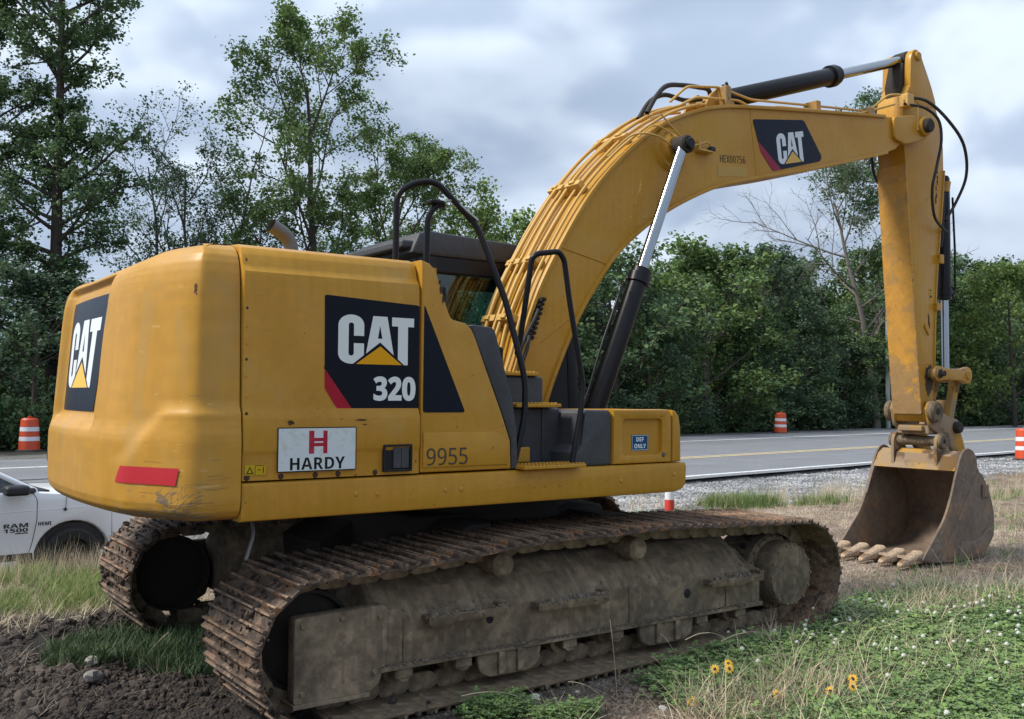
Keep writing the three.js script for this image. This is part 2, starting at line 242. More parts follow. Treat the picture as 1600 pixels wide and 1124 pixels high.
// counterweight: a curved tail with a bulging skirt and a recess in the rear face
const cwProf = [[1.070, 0.16], [1.078, 0.085], [1.095, 0.04], [1.125, 0.014], [1.17, 0.002], [1.30, 0], [1.40, 0.0], [1.47, 0.001], [1.505, 0.004], [1.54, 0.009], [1.575, 0.013], [1.62, 0.015], [1.75, 0.019], [1.9, 0.024], [2.05, 0.029], [2.15, 0.033], [2.22, 0.037], [2.28, 0.042], [2.33, 0.049], [2.375, 0.060], [2.415, 0.078], [2.447, 0.107], [2.468, 0.145], [2.48, 0.195], [2.488, 0.26]];
const cwPlan = (() => {   // right half of the plan from the middle of the rear to the seam
  const c = new THREE.CatmullRomCurve3([[-2.800, -0.02], [-2.793, 0.30], [-2.772, 0.60], [-2.742, 0.80], [-2.700, 0.945], [-2.60, 1.135], [-2.50, 1.310], [-2.455, 1.345], [-2.40, 1.3555], [-2.32, 1.3555], [-2.245, 1.3555]].map(([x, z]) => V(x, 0, z)), false, 'centripetal'), P = c.getSpacedPoints(240);
  return s => { const f = clamp(s) * 240, i = Math.min(Math.floor(f), 239), a = P[i], b = P[i + 1], t = f - i, q = P[Math.max(0, i - 2)], w = P[Math.min(240, i + 3)], dx = w.x - q.x, dz = w.z - q.z, l = Math.hypot(dx, dz); return [lerp(a.x, b.x, t), Math.max(0, lerp(a.z, b.z, t)), -dz / l, dx / l]; };
})();
function cwPoint(s, v) {     // s -1..1 across the plan, v index into the profile
  const i = Math.min(Math.floor(v), cwProf.length - 2), f = v - i; let y = lerp(cwProf[i][0], cwProf[i + 1][0], f), d = lerp(cwProf[i][1], cwProf[i + 1][1], f);
  let [x, z, nx, nz] = cwPlan(Math.abs(s)); const back = clamp((-2.40 - x) / 0.40);
  d += 0.014 * smooth(0.35, 0.9, back) * smooth(1.45, 1.58, y); d -= 0.022 * smooth(0.86 - 0.35 * clamp((y - 1.35) / 0.3), 0.70 - 0.35 * clamp((y - 1.35) / 0.3), back) * smooth(1.655, 1.60, y);
  x -= nx * d; z -= nz * d; const zq = (s < 0 ? -1 : 1) * z;
  const rec = smooth(0.62, 0.56, Math.abs(zq + 0.09) - 0.04 * (y - 1.9)) * smooth(1.50, 1.60, y) * smooth(2.43, 2.36, y) * (back > 0.3 ? 1 : 0); x += rec * 0.058 + back * 0.045 * (y - 1.62) * smooth(1.5, 1.7, y);
  const top = smooth(2.2, 2.5, y); y -= 0.075 * top * Math.pow(back, 4);
  return [x, y, (s < 0 ? -1 : 1) * Math.max(0, z)];
}
function grid(nu, nv, fn, uvf) {
  const pos = [], uv = [], idx = [];
  for (let j = 0; j <= nv; j++) for (let i = 0; i <= nu; i++) { pos.push(...fn(i / nu, j / nv)); uv.push(...(uvf ? uvf(i / nu, j / nv) : [i / nu, j / nv])); }
  for (let j = 0; j < nv; j++) for (let i = 0; i < nu; i++) { const a = j * (nu + 1) + i, b = a + 1, c = a + nu + 1, d = c + 1; idx.push(a, c, b, b, c, d); }
  const g = new THREE.BufferGeometry(); g.setAttribute('position', new THREE.Float32BufferAttribute(pos, 3)); g.setAttribute('uv', new THREE.Float32BufferAttribute(uv, 2)); g.setIndex(idx); g.computeVertexNormals(); return g;
}
{
  const n = cwProf.length - 1, sOf = u => { return u * 2 - 1; };
  const body = grid(150, n * 4, (u, v) => cwPoint(sOf(u), v * n), (u, v) => [u, v]);
  const top = grid(60, 10, (u, v) => { const p = cwPoint(sOf(u), n - 1e-6); return [lerp(p[0], -2.245, v), p[1] + 0.005 * smooth(0, 0.6, v) * (1 - Math.abs(u * 2 - 1) ** 4), p[2]]; }, (u, v) => [u, 0.97 + 0.02 * v]);
  const bot = grid(60, 6, (u, v) => { const p = cwPoint(sOf(u), 0); return [lerp(p[0], -2.245, v), p[1], p[2]]; }, (u, v) => [u, 0.01]);
  const front = [];  // the flat face at the seam
  const R = rng(71);
  const marks = []; for (let i = 0; i < 260; i++) { const low = R() < 0.93; marks.push([0.80 + R() * 0.16, low ? 0.05 + R() * R() * 0.2 : 0.1 + R() * 0.8, (0.004 + R() * 0.035) * (low ? 1 : 0.5), (R() - 0.5) * 0.25, R()]); }
  const map = canvasTex(2048, 1024, (x, w, h) => {
    const im = x.createImageData(w, h);
    for (let j = 0; j < h; j++) for (let i = 0; i < w; i++) { const u = i / w, v = j / h, a = tfbm(u * 3, v, 4, 801, 5), b = tfbm(u * 3, v, 26, 811, 3), c = tnoise(u * 24, v * 60, 24, 821); const k = 1 + (a - 0.5) * 0.10 + (b - 0.5) * 0.07 + (c - 0.5) * 0.05; const o = (j * w + i) * 4; const fl = smooth(0.50, 0.74, tfbm(u * 3, v, 9, 831, 5)) * 0.34; im.data[o] = lerp(184 * k, 168, fl); im.data[o + 1] = lerp(136 * k, 139, fl); im.data[o + 2] = lerp(50 * k * (1 + (a - 0.5) * 0.4), 94, fl); im.data[o + 3] = 255; }
    x.putImageData(im, 0, 0);
    for (const [u, v, l, t, k] of marks) { for (const uu of [u, 1 - u]) { x.strokeStyle = k < 0.6 ? `rgba(92,86,78,${0.15 + 0.4 * k})` : k < 0.85 ? `rgba(205,190,160,${0.35})` : `rgba(96,64,38,0.45)`; x.lineWidth = k > 0.85 ? 1 + 1.5 * (1 - k) * 6 : 0.8 + 3.5 * k * k; x.beginPath(); x.moveTo(uu * w, (1 - v) * h); x.lineTo((uu + l) * w, (1 - v - t * l) * h); x.stroke(); } }
    // bare scrapes along the lower corner, and the rust chip high on it
    for (let i = 0; i < 420; i++) { const g = R() * R(); x.fillStyle = `rgba(${92 + 40 * R()},${88 + 30 * R()},${80 + 25 * R()},${0.22 + 0.40 * R()})`; x.fillRect((0.76 + 0.18 * R()) * w, (1 - 0.085 - 0.055 * g) * h, 6 + R() * 60, 1 + R() * 2.5); }
    for (let i = 0; i < 260; i++) { const q = R() * R(); x.strokeStyle = `rgba(${84 + 34 * R()},${80 + 30 * R()},${74 + 22 * R()},${0.4 + 0.45 * R()})`; x.lineWidth = 0.7 + 2 * R(); const a = (0.905 + 0.035 * (R() - 0.5) * 2 * (1 - q)) * w, b = (1 - 0.09 - 0.11 * R() * (1 - q)) * h; x.beginPath(); x.moveTo(a, b); x.lineTo(a + 4 + 22 * R(), b - 3 - 9 * R()); x.stroke(); }
    for (let i = 0; i < 150; i++) { const t = R(); x.fillStyle = `rgba(${96 + 30 * R()},${88 + 20 * R()},${74 + 20 * R()},0.5)`; x.fillRect((0.868 + 0.022 * t) * w, (1 - 0.176 + 0.012 * t + 0.018 * (R() - 0.5)) * h, 3 + 14 * R(), 1 + 2 * R()); }
    for (let i = 0; i < 120; i++) { x.strokeStyle = `rgba(226,205,160,${0.10 + 0.22 * R()})`; x.lineWidth = 0.8 + 1.4 * R(); const a = (0.62 + 0.34 * R()) * w, b = R() * h; x.beginPath(); x.moveTo(a, b); x.lineTo(a + (R() - 0.5) * 60, b + (R() - 0.5) * 10); x.stroke(); }
    for (let i = 0; i < 90; i++) { x.fillStyle = `rgba(${60 + 40 * R()},${38 + 20 * R()},26,0.8)`; x.fillRect(0.9205 * w + (R() - 0.5) * 12, (1 - 0.675 + (R() - 0.5) * 0.035) * h, 2 + R() * 4, 2 + R() * 5); }
  });
  map.wrapS = map.wrapT = THREE.ClampToEdgeWrapping;
  const m = new THREE.MeshPhysicalMaterial({ map, roughness: 0.45, specularIntensity: 0.6, clearcoat: 0.08, clearcoatRoughness: 0.3 });
  const cw = mesh('counterweight', [body, top, bot], m, E, 'scuffed curved yellow counterweight at the tail');
  const yv = y => { for (let i = 0; i < n; i++) if (cwProf[i + 1][0] >= y) return i + (y - cwProf[i][0]) / (cwProf[i + 1][0] - cwProf[i][0]); return n; };
  const sz = z => { let lo = 0, hi = 0.8; for (let k = 0; k < 30; k++) { const q = (lo + hi) / 2; if (cwPoint(q, yv(1.9))[2] < Math.abs(z)) lo = q; else hi = q; } return Math.sign(z) * lo; };
  const dm = canvasTex(768, 640, (x, w, h) => { x.fillStyle = '#1d2430'; x.fillRect(0, 0, w, h); wordMark(x, w * 0.10, h * 0.80, w * 0.53, h * 0.60, 0, 0, '#dfe4e6', '#e9bf58', '#1d2430'); wearInk(x, w, h, 33, 40); });
  const rd = grid(24, 12, (u, v) => { const y = lerp(1.605, 2.285, v), z = lerp(-0.60, lerp(0.30, 0.40, v), u); const p = cwPoint(sz(z || 1e-4), yv(y)); return [p[0] - 0.004, p[1], z]; }, (u, v) => [u, v]);
  mesh('rear_sticker', rd, new THREE.MeshPhysicalMaterial({ map: dm, roughness: 0.4, specularIntensity: 0.4 }), cw, 'dark rear sticker with white letters and a yellow triangle');
  const red = new THREE.MeshStandardMaterial({ color: lin(0.50, 0.025, 0.035), roughness: 0.35 });
  for (const sg of [1, -1]) mesh('reflector', grid(16, 3, (u, v) => { const p = cwPoint(sg * (lerp(0.55 + 0.035 * v, 0.815 + 0.012 * v, u) ), yv(1.258 + 0.085 * v)); return [p[0] - 0.0035, p[1], p[2] + sg * 0.0035]; }), red, cw, 'red reflective strip');
}

// engine house: side doors, hood, what lies behind them
mesh('engine_compartment', [box(-2.23, -0.95, 1.28, 2.36, -1.22, 1.22, 0.02), box(-0.98, -0.45, 1.28, 2.02, -1.2, 1.1, 0.02)], M.dark, E);
const doorSec = [[1.15, 2.488], [1.235, 2.482], [1.278, 2.462], [1.305, 2.425], [1.318, 2.37], [1.345, 2.335], [1.352, 2.29], [1.352, 1.655], [1.358, 1.62], [1.372, 1.585], [1.372, 1.42], [1.362, 1.40], [1.362, 1.272], [1.26, 1.272], [1.26, 2.40], [1.15, 2.45]];
const flip = pts => pts.map(([z, y]) => [-z, y]).reverse();
const door = mesh('side_door', extX(doorSec, -2.237, -1.213, 0.008), M.yellow, E);
mesh('side_door', extX(flip(doorSec), -2.237, -0.2, 0.008), M.yellow, E);
const hood = mesh('engine_hood', [extX([[-1.148, 2.484], [-1.10, 2.492], [-0.4, 2.515], [0.4, 2.515], [1.10, 2.492], [1.148, 2.484], [1.148, 2.44], [-1.148, 2.44]], -2.237, -1.213, 0.006), extX([[-1.148, 2.47], [-0.45, 2.49], [0.4, 2.49], [1.148, 2.47], [1.148, 2.42], [-1.148, 2.42]], -1.205, -0.98, 0.006)], M.yellow, E);
{
  const P = [[-1.203, 1.272], [-0.572, 1.272], [-0.578, 1.44], [-0.64, 1.60], [-0.745, 1.84], [-0.835, 2.05], [-0.862, 2.10], [-0.90, 2.132], [-0.985, 2.147], [-1.010, 2.165], [-1.03, 2.21], [-1.095, 2.385], [-1.115, 2.43], [-1.15, 2.462], [-1.203, 2.478]];
  const c = mesh('corner_panel', [ext(P, 1.16, 1.355, 0.014), ext([[-1.19, 1.30], [-0.60, 1.30], [-0.60, 1.40], [-0.62, 1.46], [-0.70, 1.50], [-1.19, 1.50]], 1.35, 1.366, 0.008)], M.yellow, E);
  sticker('corner_sticker', [[-1.186, 2.225], [-0.905, 1.612], [-1.189, 1.612]], 1.3545, 256, (x) => { x.fillStyle = '#0d1420'; x.fillRect(-9, -9, 18, 18); }, c, 'plain black pointed sticker', 0.018);
  const num = text('9955', sansReg, 0.275, 0.098); num.translate(-1.168, 1.312, 1.3655); mesh('fleet_number', num, new THREE.MeshStandardMaterial({ color: lin(0.045, 0.035, 0.025), roughness: 0.7 }), c, 'black fleet number 9955');
}
sticker('main_sticker', [[-1.795, 2.241], [-1.789, 1.742], [-1.702, 1.613], [-1.217, 1.613], [-1.217, 2.215]], 1.3522, 900, (x) => {
  x.fillStyle = '#0b111c'; x.fillRect(-9, -9, 18, 18); x.fillStyle = '#a01d30'; x.beginPath(); x.moveTo(-1.80, -1.858); x.lineTo(-1.80, -1.5); x.lineTo(-1.612, -1.5); x.lineTo(-1.612, -1.61); x.closePath(); x.fill();
  wordMark(x, -1.716, -1.876, 0.3075, 0.268);
  x.save(); x.font = 'bold 100px sans-serif'; x.fillStyle = '#d8dcda'; const m = x.measureText('320').width; x.translate(-1.502, -1.683); x.scale(0.265 / m, 0.00172); x.fillText('320', 0, 0); x.strokeStyle = '#d8dcda'; x.lineWidth = 5; x.strokeText('320', 0, 0); x.restore();
}, door, 'black sticker with white letters, yellow triangle and number 320', 0.014);
sticker('company_sign', [[-2.056, 1.308], [-1.612, 1.308], [-1.612, 1.538], [-2.056, 1.538]], 1.3745, 700, (x) => {
  x.fillStyle = '#16181c'; x.fillRect(-2.1, -1.6, 1, 1); x.fillStyle = '#c9d2d3'; x.fillRect(-2.051, -1.533, 0.434, 0.220);
  x.fillStyle = '#a52437'; const q = (a, b, w, h) => x.fillRect(a, b, w, h); q(-1.884, -1.520, 0.029, 0.120); q(-1.804, -1.520, 0.024, 0.120); q(-1.858, -1.482, 0.058, 0.018); q(-1.862, -1.456, 0.060, 0.018);
  x.save(); x.font = 'bold 100px sans-serif'; x.fillStyle = '#15171b'; const m = x.measureText('HARDY').width; x.translate(-1.996, -1.318); x.scale(0.318 / m, 0.00088); x.fillText('HARDY', 0, 0); x.restore();
  const R = rng(12); for (let i = 0; i < 60; i++) { x.fillStyle = `rgba(${120 + 60 * R()},${125 + 50 * R()},115,0.10)`; x.beginPath(); x.ellipse(-2.05 + 0.43 * R(), -1.53 + 0.21 * R(), 0.004 + 0.03 * R(), 0.003 + 0.012 * R(), R() * 3, 0, 7); x.fill(); }
}, door, 'white company sign with red emblem', 0.004);
sticker('warning_sticker', [[-2.222, 1.300], [-2.112, 1.300], [-2.112, 1.352], [-2.222, 1.352]], 1.3635, 200, (x) => { x.fillStyle = '#b99a1c'; x.fillRect(-3, -2, 2, 2); x.fillStyle = '#1b1a16'; x.beginPath(); x.moveTo(-2.216, -1.306); x.lineTo(-2.196, -1.344); x.lineTo(-2.176, -1.306); x.closePath(); x.fill(); x.fillStyle = '#b99a1c'; x.beginPath(); x.moveTo(-2.208, -1.311); x.lineTo(-2.196, -1.334); x.lineTo(-2.184, -1.311); x.closePath(); x.fill(); x.fillStyle = '#1b1a16'; x.fillRect(-2.170, -1.352, 0.003, 0.06); x.fillRect(-2.155, -1.328, 0.018, 0.004); x.fillRect(-2.128, -1.340, 0.005, 0.03); x.fillStyle = '#7a3a1c'; x.fillRect(-2.164, -1.350, 0.046, 0.004); }, door, 'two small yellow warning stickers', 0.002);
{ const l = mesh('door_latch', [box(-1.447, -1.268, 1.425, 1.437, 1.36, 1.384, 0.004), box(-1.447, -1.268, 1.288, 1.300, 1.36, 1.384, 0.004), box(-1.447, -1.435, 1.300, 1.425, 1.36, 1.384, 0.004), box(-1.280, -1.268, 1.300, 1.425, 1.36, 1.384, 0.004), box(-1.436, -1.279, 1.298, 1.427, 1.355, 1.3655, 0.001)], M.dark, door);
  mesh('handle', [box(-1.385, -1.335, 1.305, 1.42, 1.364, 1.379, 0.006), box(-1.333, -1.284, 1.305, 1.42, 1.364, 1.375, 0.004)], M.plastic, door, 'dark pull handle'); }
{ const rust = new THREE.MeshStandardMaterial({ color: lin(0.055, 0.028, 0.016), roughness: 0.9 }), R = rng(41);
  const spot = (x, y, z, r, sx = 1) => { const pts = []; for (let i = 0; i < 14; i++) { const a = i / 14 * 6.283, k = r * (0.6 + 0.7 * R()); pts.push([x + Math.cos(a) * k * sx, y + Math.sin(a) * k / sx]); } return ext(pts, z, z + 0.0025, 0, 0.1); };
  each('rust_spot', [spot(-1.985, 1.563, 1.3725, 0.014, 1.2), spot(-1.58, 1.574, 1.3725, 0.014, 3), spot(-1.56, 1.55, 1.3725, 0.006, 2)], rust, door);
  for (const x of [-2.21, -2.03, -1.84, -1.71, -1.49]) mesh('rivet', turned([[0, 0.006], [0.012, 0.004], [0.016, 0]], [x, 1.288, 1.3615], [x, 1.288, 2]), rust, door);
  for (let i = 0; i < 7; i++) mesh('rivet', turned([[0, 0.004], [0.006, 0.003], [0.008, 0]], [-2.218, 1.60 + i * 0.09 + 0.02 * R(), 1.351 + (i < 1 ? 0.015 : 0)], [-2.218, 1.60 + i * 0.09, 3]), i % 3 ? M.yellow : rust, door);
  each('rust_spot', [spot(-1.075, 2.315, 1.3545, 0.016, 0.6), spot(-1.062, 2.26, 1.3545, 0.013, 0.6), spot(-1.085, 2.36, 1.3545, 0.010, 0.7)], rust, hood); }
{ const ex = mesh('exhaust_pipe', [turned([[0.05, 0], [0.062, 0.02], [0.048, 0.03]], [-1.655, 2.50, 0.55], [-1.655, 3, 0.55])], M.pipe, E, 'short curved exhaust pipe on the hood');
  const c = new THREE.CatmullRomCurve3([V(-1.655, 2.50, 0.55), V(-1.655, 2.59, 0.55), V(-1.664, 2.632, 0.55), V(-1.70, 2.675, 0.555), V(-1.745, 2.700, 0.56), V(-1.79, 2.722, 0.565)]);
  mesh('elbow', [new THREE.TubeGeometry(c, 20, 0.044, 18), new THREE.TubeGeometry(c, 20, 0.039, 18)], M.pipe, ex); }

// platform: side rails, deck, swing bearing
const railSec = [[1.30, 1.262], [1.352, 1.262], [1.366, 1.248], [1.368, 1.12], [1.36, 1.085], [1.33, 1.068], [1.25, 1.065], [1.25, 1.262]];
const rail = mesh('frame_rail', [ext([[-2.24, 1.066], [0.80, 1.066], [0.87, 1.085], [0.897, 1.13], [0.902, 1.235], [0.893, 1.262], [-2.24, 1.262]], 1.24, 1.368, 0.016), box(0.80, 0.90, 1.075, 1.255, -1.2, 1.25, 0.02)], M.yellow, E);
mesh('frame_rail', ext([[-2.24, 1.066], [0.80, 1.066], [0.902, 1.13], [0.893, 1.262], [-2.24, 1.262]], -1.368, -1.24, 0.016), M.yellow, E);
const boltGeo = turned([[0, 0.009], [0.008, 0.0075], [0.0125, 0.003], [0.0135, 0]], [0, 0, 0], [0, 0, 1], 14);
for (const [x, y] of [[-1.605, 1.175], [-1.475, 1.170], [-1.04, 1.168], [-0.935, 1.168], [-0.32, 1.160], [-0.205, 1.160], [0.30, 1.162], [0.78, 1.185]]) { const b = mesh('bolt', boltGeo, M.yellow, rail); b.position.set(x, y, 1.367); }
mesh('deck', [box(-2.22, 0.82, 1.09, 1.25, -1.245, 1.245, 0.01), box(-1.9, 0.9, 1.02, 1.10, -0.5, 0.5, 0.02)], M.dark, E);
{ const sb = mesh('swing_bearing', [turned([[0.55, 0], [0.72, 0], [0.72, 0.07], [0.66, 0.075], [0.66, 0.14], [0.55, 0.14]], [0, 0.93, 0], [0, 2, 0], 48)], M.grease, E);
  const t = box(0.655, 0.70, 1.0, 1.06, -0.012, 0.012, 0.004); for (let i = 0; i < 48; i++) { const m = mesh('tooth', t, M.grease, sb); m.rotation.y = i / 48 * Math.PI * 2; } }
mesh('hose_rod', pipe([[-2.12, 1.10, 1.15], [-2.10, 1.0, 1.2], [-2.16, 0.86, 1.24]], 0.011), M.pipe, E);

// steps and boxes on the right side
{
  const tower = mesh('step_tower', [ext([[-0.868, 2.118], [-0.845, 2.128], [-0.71, 2.118], [-0.685, 2.09], [-0.625, 1.90], [-0.56, 1.70], [-0.525, 1.50], [-0.515, 1.268], [-0.566, 1.268], [-0.571, 1.44], [-0.634, 1.60], [-0.74, 1.84]], 0.60, 1.348, 0.014),
    box(-0.53, 0.0, 1.262, 1.845, 0.62, 0.93, 0.03), box(-0.53, 0.02, 1.262, 1.635, 0.90, 1.08, 0.02), ext([[-0.06, 1.262], [0.246, 1.262], [0.246, 1.605], [0.225, 1.622], [0.05, 1.622], [0.02, 1.60], [-0.01, 1.40], [-0.06, 1.35]], 0.62, 1.335, 0.022), box(-0.66, -0.55, 1.9, 2.02, 0.95, 1.05, 0.03)], M.plastic, E, 'black plastic step tower');
  const tread = (x0, x1, y, z0, z1) => { const t = mesh('step', box(x0, x1, y - 0.022, y, z0, z1, 0.005), M.yellow, tower, 'yellow step plate with toothed edges'); const g = []; for (let x = x0 + 0.014; x < x1 - 0.01; x += 0.028) { g.push(box(x - 0.008, x + 0.008, y - 0.002, y + 0.009, z1 - 0.02, z1 - 0.004, 0.003), box(x - 0.008, x + 0.008, y - 0.002, y + 0.009, (z0 + z1) / 2 - 0.008, (z0 + z1) / 2 + 0.008, 0.003)); } mesh('grip_teeth', g, M.yellow, tower); };
  tread(-0.33, -0.06, 1.866, 0.64, 0.95); tread(-0.41, -0.05, 1.660, 0.93, 1.18); tread(-0.535, -0.055, 1.290, 1.18, 1.44);
  mesh('riser', box(-0.53, -0.26, 1.285, 1.385, 1.10, 1.13, 0.012), M.yellow, tower);
  each('rib', [box(-0.30, -0.285, 1.30, 1.63, 1.075, 1.09, 0.004), box(-0.14, -0.125, 1.30, 1.63, 1.075, 1.09, 0.004)], M.plastic, tower);
  const P = [[0.254, 1.268], [0.775, 1.268], [0.775, 1.595], [0.76, 1.618], [0.74, 1.625], [0.254, 1.625]], hole = rounded([[0.335, 1.325], [0.69, 1.325], [0.69, 1.56], [0.335, 1.56]], 0.03).reverse();
  const tb = mesh('tank_box', [ext(P, 1.20, 1.346, 0.012, 0.5, [hole]), box(0.26, 0.77, 1.275, 1.62, 0.6, 1.318, 0.02), ext([[0.787, 1.268], [0.872, 1.268], [0.868, 1.50], [0.85, 1.585], [0.82, 1.615], [0.787, 1.622]], 0.62, 1.346, 0.018)], M.yellow, E, 'yellow tank box at the front corner');
  sticker('fluid_sticker', [[0.433, 1.352], [0.582, 1.352], [0.582, 1.456], [0.433, 1.456]], 1.3185, 260, (x) => { x.fillStyle = '#1f4a6b'; x.fillRect(-1, -3, 4, 4); x.strokeStyle = '#c9d4da'; x.lineWidth = 0.003; x.strokeRect(0.437, -1.452, 0.141, 0.096); x.fillStyle = '#dfe6ea'; x.textAlign = 'center'; for (const [t, y] of [['DEF', -1.412], ['ONLY', -1.367]]) { x.save(); x.translate(0.5075, y); x.scale(0.00040, 0.00040); x.font = 'bold 100px sans-serif'; x.fillText(t, 0, 0); x.restore(); } }, tb, 'blue sticker reading DEF ONLY', 0.003);
  mesh('lock', turned([[0, 0.012], [0.012, 0.012], [0.016, 0]], [0.70, 1.32, 1.345], [0.70, 1.32, 2]), M.pipe, tb);
}
// handrails and camera post
mesh('handrail', pipe([[-1.137, 2.44, 0.92], [-1.144, 2.935, 0.94], [-1.035, 3.012, 0.965], [-0.905, 3.03, 1.0], [-0.653, 2.773, 1.08], [-0.513, 2.30, 1.2], [-0.463, 1.981, 1.27], [-0.423, 1.80, 1.29], [-0.433, 1.588, 1.3], [-0.516, 1.309, 1.31]], 0.0195, 0.07, 12), M.black, E, 'tall black handrail beside the steps');
mesh('handrail', pipe([[-0.40, 1.98, 1.17], [-0.384, 2.068, 1.18], [-0.365, 2.57, 1.27], [-0.335, 2.60, 1.29], [-0.175, 2.627, 1.3], [-0.13, 2.58, 1.3], [-0.085, 2.32, 1.3], [0.021, 1.79, 1.31], [0.002, 1.626, 1.315], [-0.074, 1.291, 1.32]], 0.0185, 0.055, 12), M.black, E, 'short black handrail over the steps');
mesh('handrail', [pipe([[-0.2, 1.9, -0.45], [-0.2, 2.2, -0.45]], 0.018)], M.black, E);
{ const cp = mesh('camera_post', pipe([[-0.955, 2.46, 0.98], [-0.955, 2.80, 0.99], [-0.91, 2.875, 1.0], [-0.86, 2.89, 1.01]], 0.019, 0.07, 12), M.black, E, 'short black post carrying a camera');
  mesh('camera_housing', box(-0.955, -0.855, 2.885, 2.912, 0.96, 1.035, 0.012), M.black, cp); mesh('strut', pipe([[-0.86, 2.90, 1.02], [-0.80, 2.925, 1.04], [-0.66, 2.80, 1.10]], 0.008, 0.03, 8), M.chrome, cp); }

// cab on the far side of the boom
{
  const x0 = -0.22, x1 = 1.38, z0 = -1.33, z1 = -0.34;
  const cab = group('cab', E, 'black framed operator cab behind the boom');
  mesh('roof', [ext([[x0 - 0.10, 2.80], [x0 - 0.03, 2.955], [x0 + 0.05, 2.985], [0.85, 2.95], [x1 - 0.08, 2.90], [x1, 2.84], [x1, 2.79], [x0, 2.79]], z0 - 0.01, z1 + 0.01, 0.025), box(x0 - 0.16, x0 - 0.02, 2.835, 2.90, z0 + 0.03, z1 - 0.03, 0.02)], M.plastic, cab, 'grey cab roof');
  const post = (pts, a, b) => mesh('pillar', ext(pts, a, b, 0.012), M.black, cab);
  for (const [a, b] of [[z1 - 0.075, z1], [z0, z0 + 0.075]]) { post([[x0, 1.30], [x0 + 0.14, 1.30], [x0 + 0.14, 2.79], [x0, 2.79]], a, b); post([[x1 - 0.13, 1.30], [x1 - 0.02, 1.30], [x1 - 0.05, 2.0], [x1 - 0.12, 2.79], [x1 - 0.24, 2.79], [x1 - 0.16, 2.0]], a, b); post([[0.60, 1.30], [0.69, 1.30], [0.69, 2.79], [0.60, 2.79]], a, b);
    mesh('sill_panel', box(x0 + 0.10, x1 - 0.10, 1.30, 2.10, a + 0.008, b - 0.008, 0.02), M.black, cab); mesh('header', box(x0 + 0.10, x1 - 0.2, 2.66, 2.80, a + 0.006, b - 0.006, 0.02), M.black, cab); }
  each('side_window', [box(x0 + 0.13, 0.605, 2.09, 2.67, z1 - 0.045, z1 - 0.039, 0.002), box(0.685, x1 - 0.13, 2.09, 2.67, z1 - 0.045, z1 - 0.039, 0.002)], M.glass, cab, 'green tinted cab window');
  each('side_window', [box(x0 + 0.13, 0.605, 2.09, 2.67, z0 + 0.035, z0 + 0.041, 0.002), box(0.685, x1 - 0.13, 2.09, 2.67, z0 + 0.035, z0 + 0.041, 0.002)], M.glass, cab);
  mesh('rear_window', box(x0 + 0.03, x0 + 0.036, 2.09, 2.79, z0 + 0.07, z1 - 0.07, 0.002), M.glass, cab);
  mesh('windscreen', box(x1 - 0.10, x1 - 0.094, 1.5, 2.79, z0 + 0.07, z1 - 0.07, 0.002), M.glass, cab);
  mesh('rear_panel', box(x0, x0 + 0.06, 1.30, 2.10, z0 + 0.06, z1 - 0.06, 0.01), M.black, cab); mesh('floor', box(x0, x1, 1.262, 1.31, z0, z1, 0.02), M.dark, cab); mesh('ceiling', box(x0 + 0.02, x1 - 0.25, 2.765, 2.795, z0 + 0.05, z1 - 0.05, 0.01), M.plastic, cab);
  mesh('operator_seat', [box(0.05, 0.55, 1.65, 1.80, -1.1, -0.6, 0.05), box(0.0, 0.14, 1.75, 2.42, -1.08, -0.62, 0.05), box(0.02, 0.12, 2.42, 2.60, -0.97, -0.73, 0.04)], M.seat, cab);
}
// boom
const topLine = curve2([[0.10, 1.55], [0.17, 1.75], [0.254, 1.985], [0.345, 2.27], [0.462, 2.54], [0.673, 2.90], [0.927, 3.272], [1.194, 3.568], [1.473, 3.812], [1.801, 4.03], [2.10, 4.165], [2.402, 4.262], [2.80, 4.335], [3.525, 4.435], [4.20, 4.525], [4.90, 4.615]], 70);
const botLine = curve2([[0.46, 1.50], [0.56, 1.78], [0.70, 2.08], [0.84, 2.345], [1.0, 2.575], [1.2, 2.83], [1.475, 3.068], [1.839, 3.302], [2.425, 3.569], [3.0, 3.725], [3.521, 3.853], [4.25, 4.05], [4.93, 4.245]], 60);
const boom = mesh('boom', ext([...topLine, [5.18, 4.655], [5.30, 4.60], [5.28, 4.46], [5.10, 4.31], ...botLine.slice().reverse()], -0.262, 0.262, 0.006, 0.35), M.yellow, E, 'curved yellow boom');
mesh('top_flange', plate(topLine.map(([x, y]) => [x, y + 0.0]), 0.030, -0.287, 0.287), M.yellow, boom);
mesh('bottom_flange', plate(botLine, 0.030, -0.287, 0.287), M.yellow, boom);
each('weld_seam', [pipe([[0.80, 2.36, 0.262], [0.775, 2.33, 0.262], [0.34, 2.06, 0.262]].slice(0, 2).concat([[0.47, 2.12, 0.262]]), 0.006), pipe([[0.67, 2.86, 0.262], [1.13, 2.77, 0.262]], 0.007), pipe([[2.84, 4.325, 0.262], [2.93, 3.72, 0.262]], 0.005)], M.yellow, boom);
const disc = (x, y, z0, z1, r, b = 0.012) => turned([[0, z1 - z0], [r - b, z1 - z0], [r, z1 - z0 - b], [r, 0]], [x, y, z0], [x, y, z0 + 1], 32);
each('boss', [disc(1.835, 3.80, 0.255, 0.34, 0.135, 0.04), disc(1.835, 3.80, 0.255, 0.30, 0.20, 0.04)], M.yellow, boom);
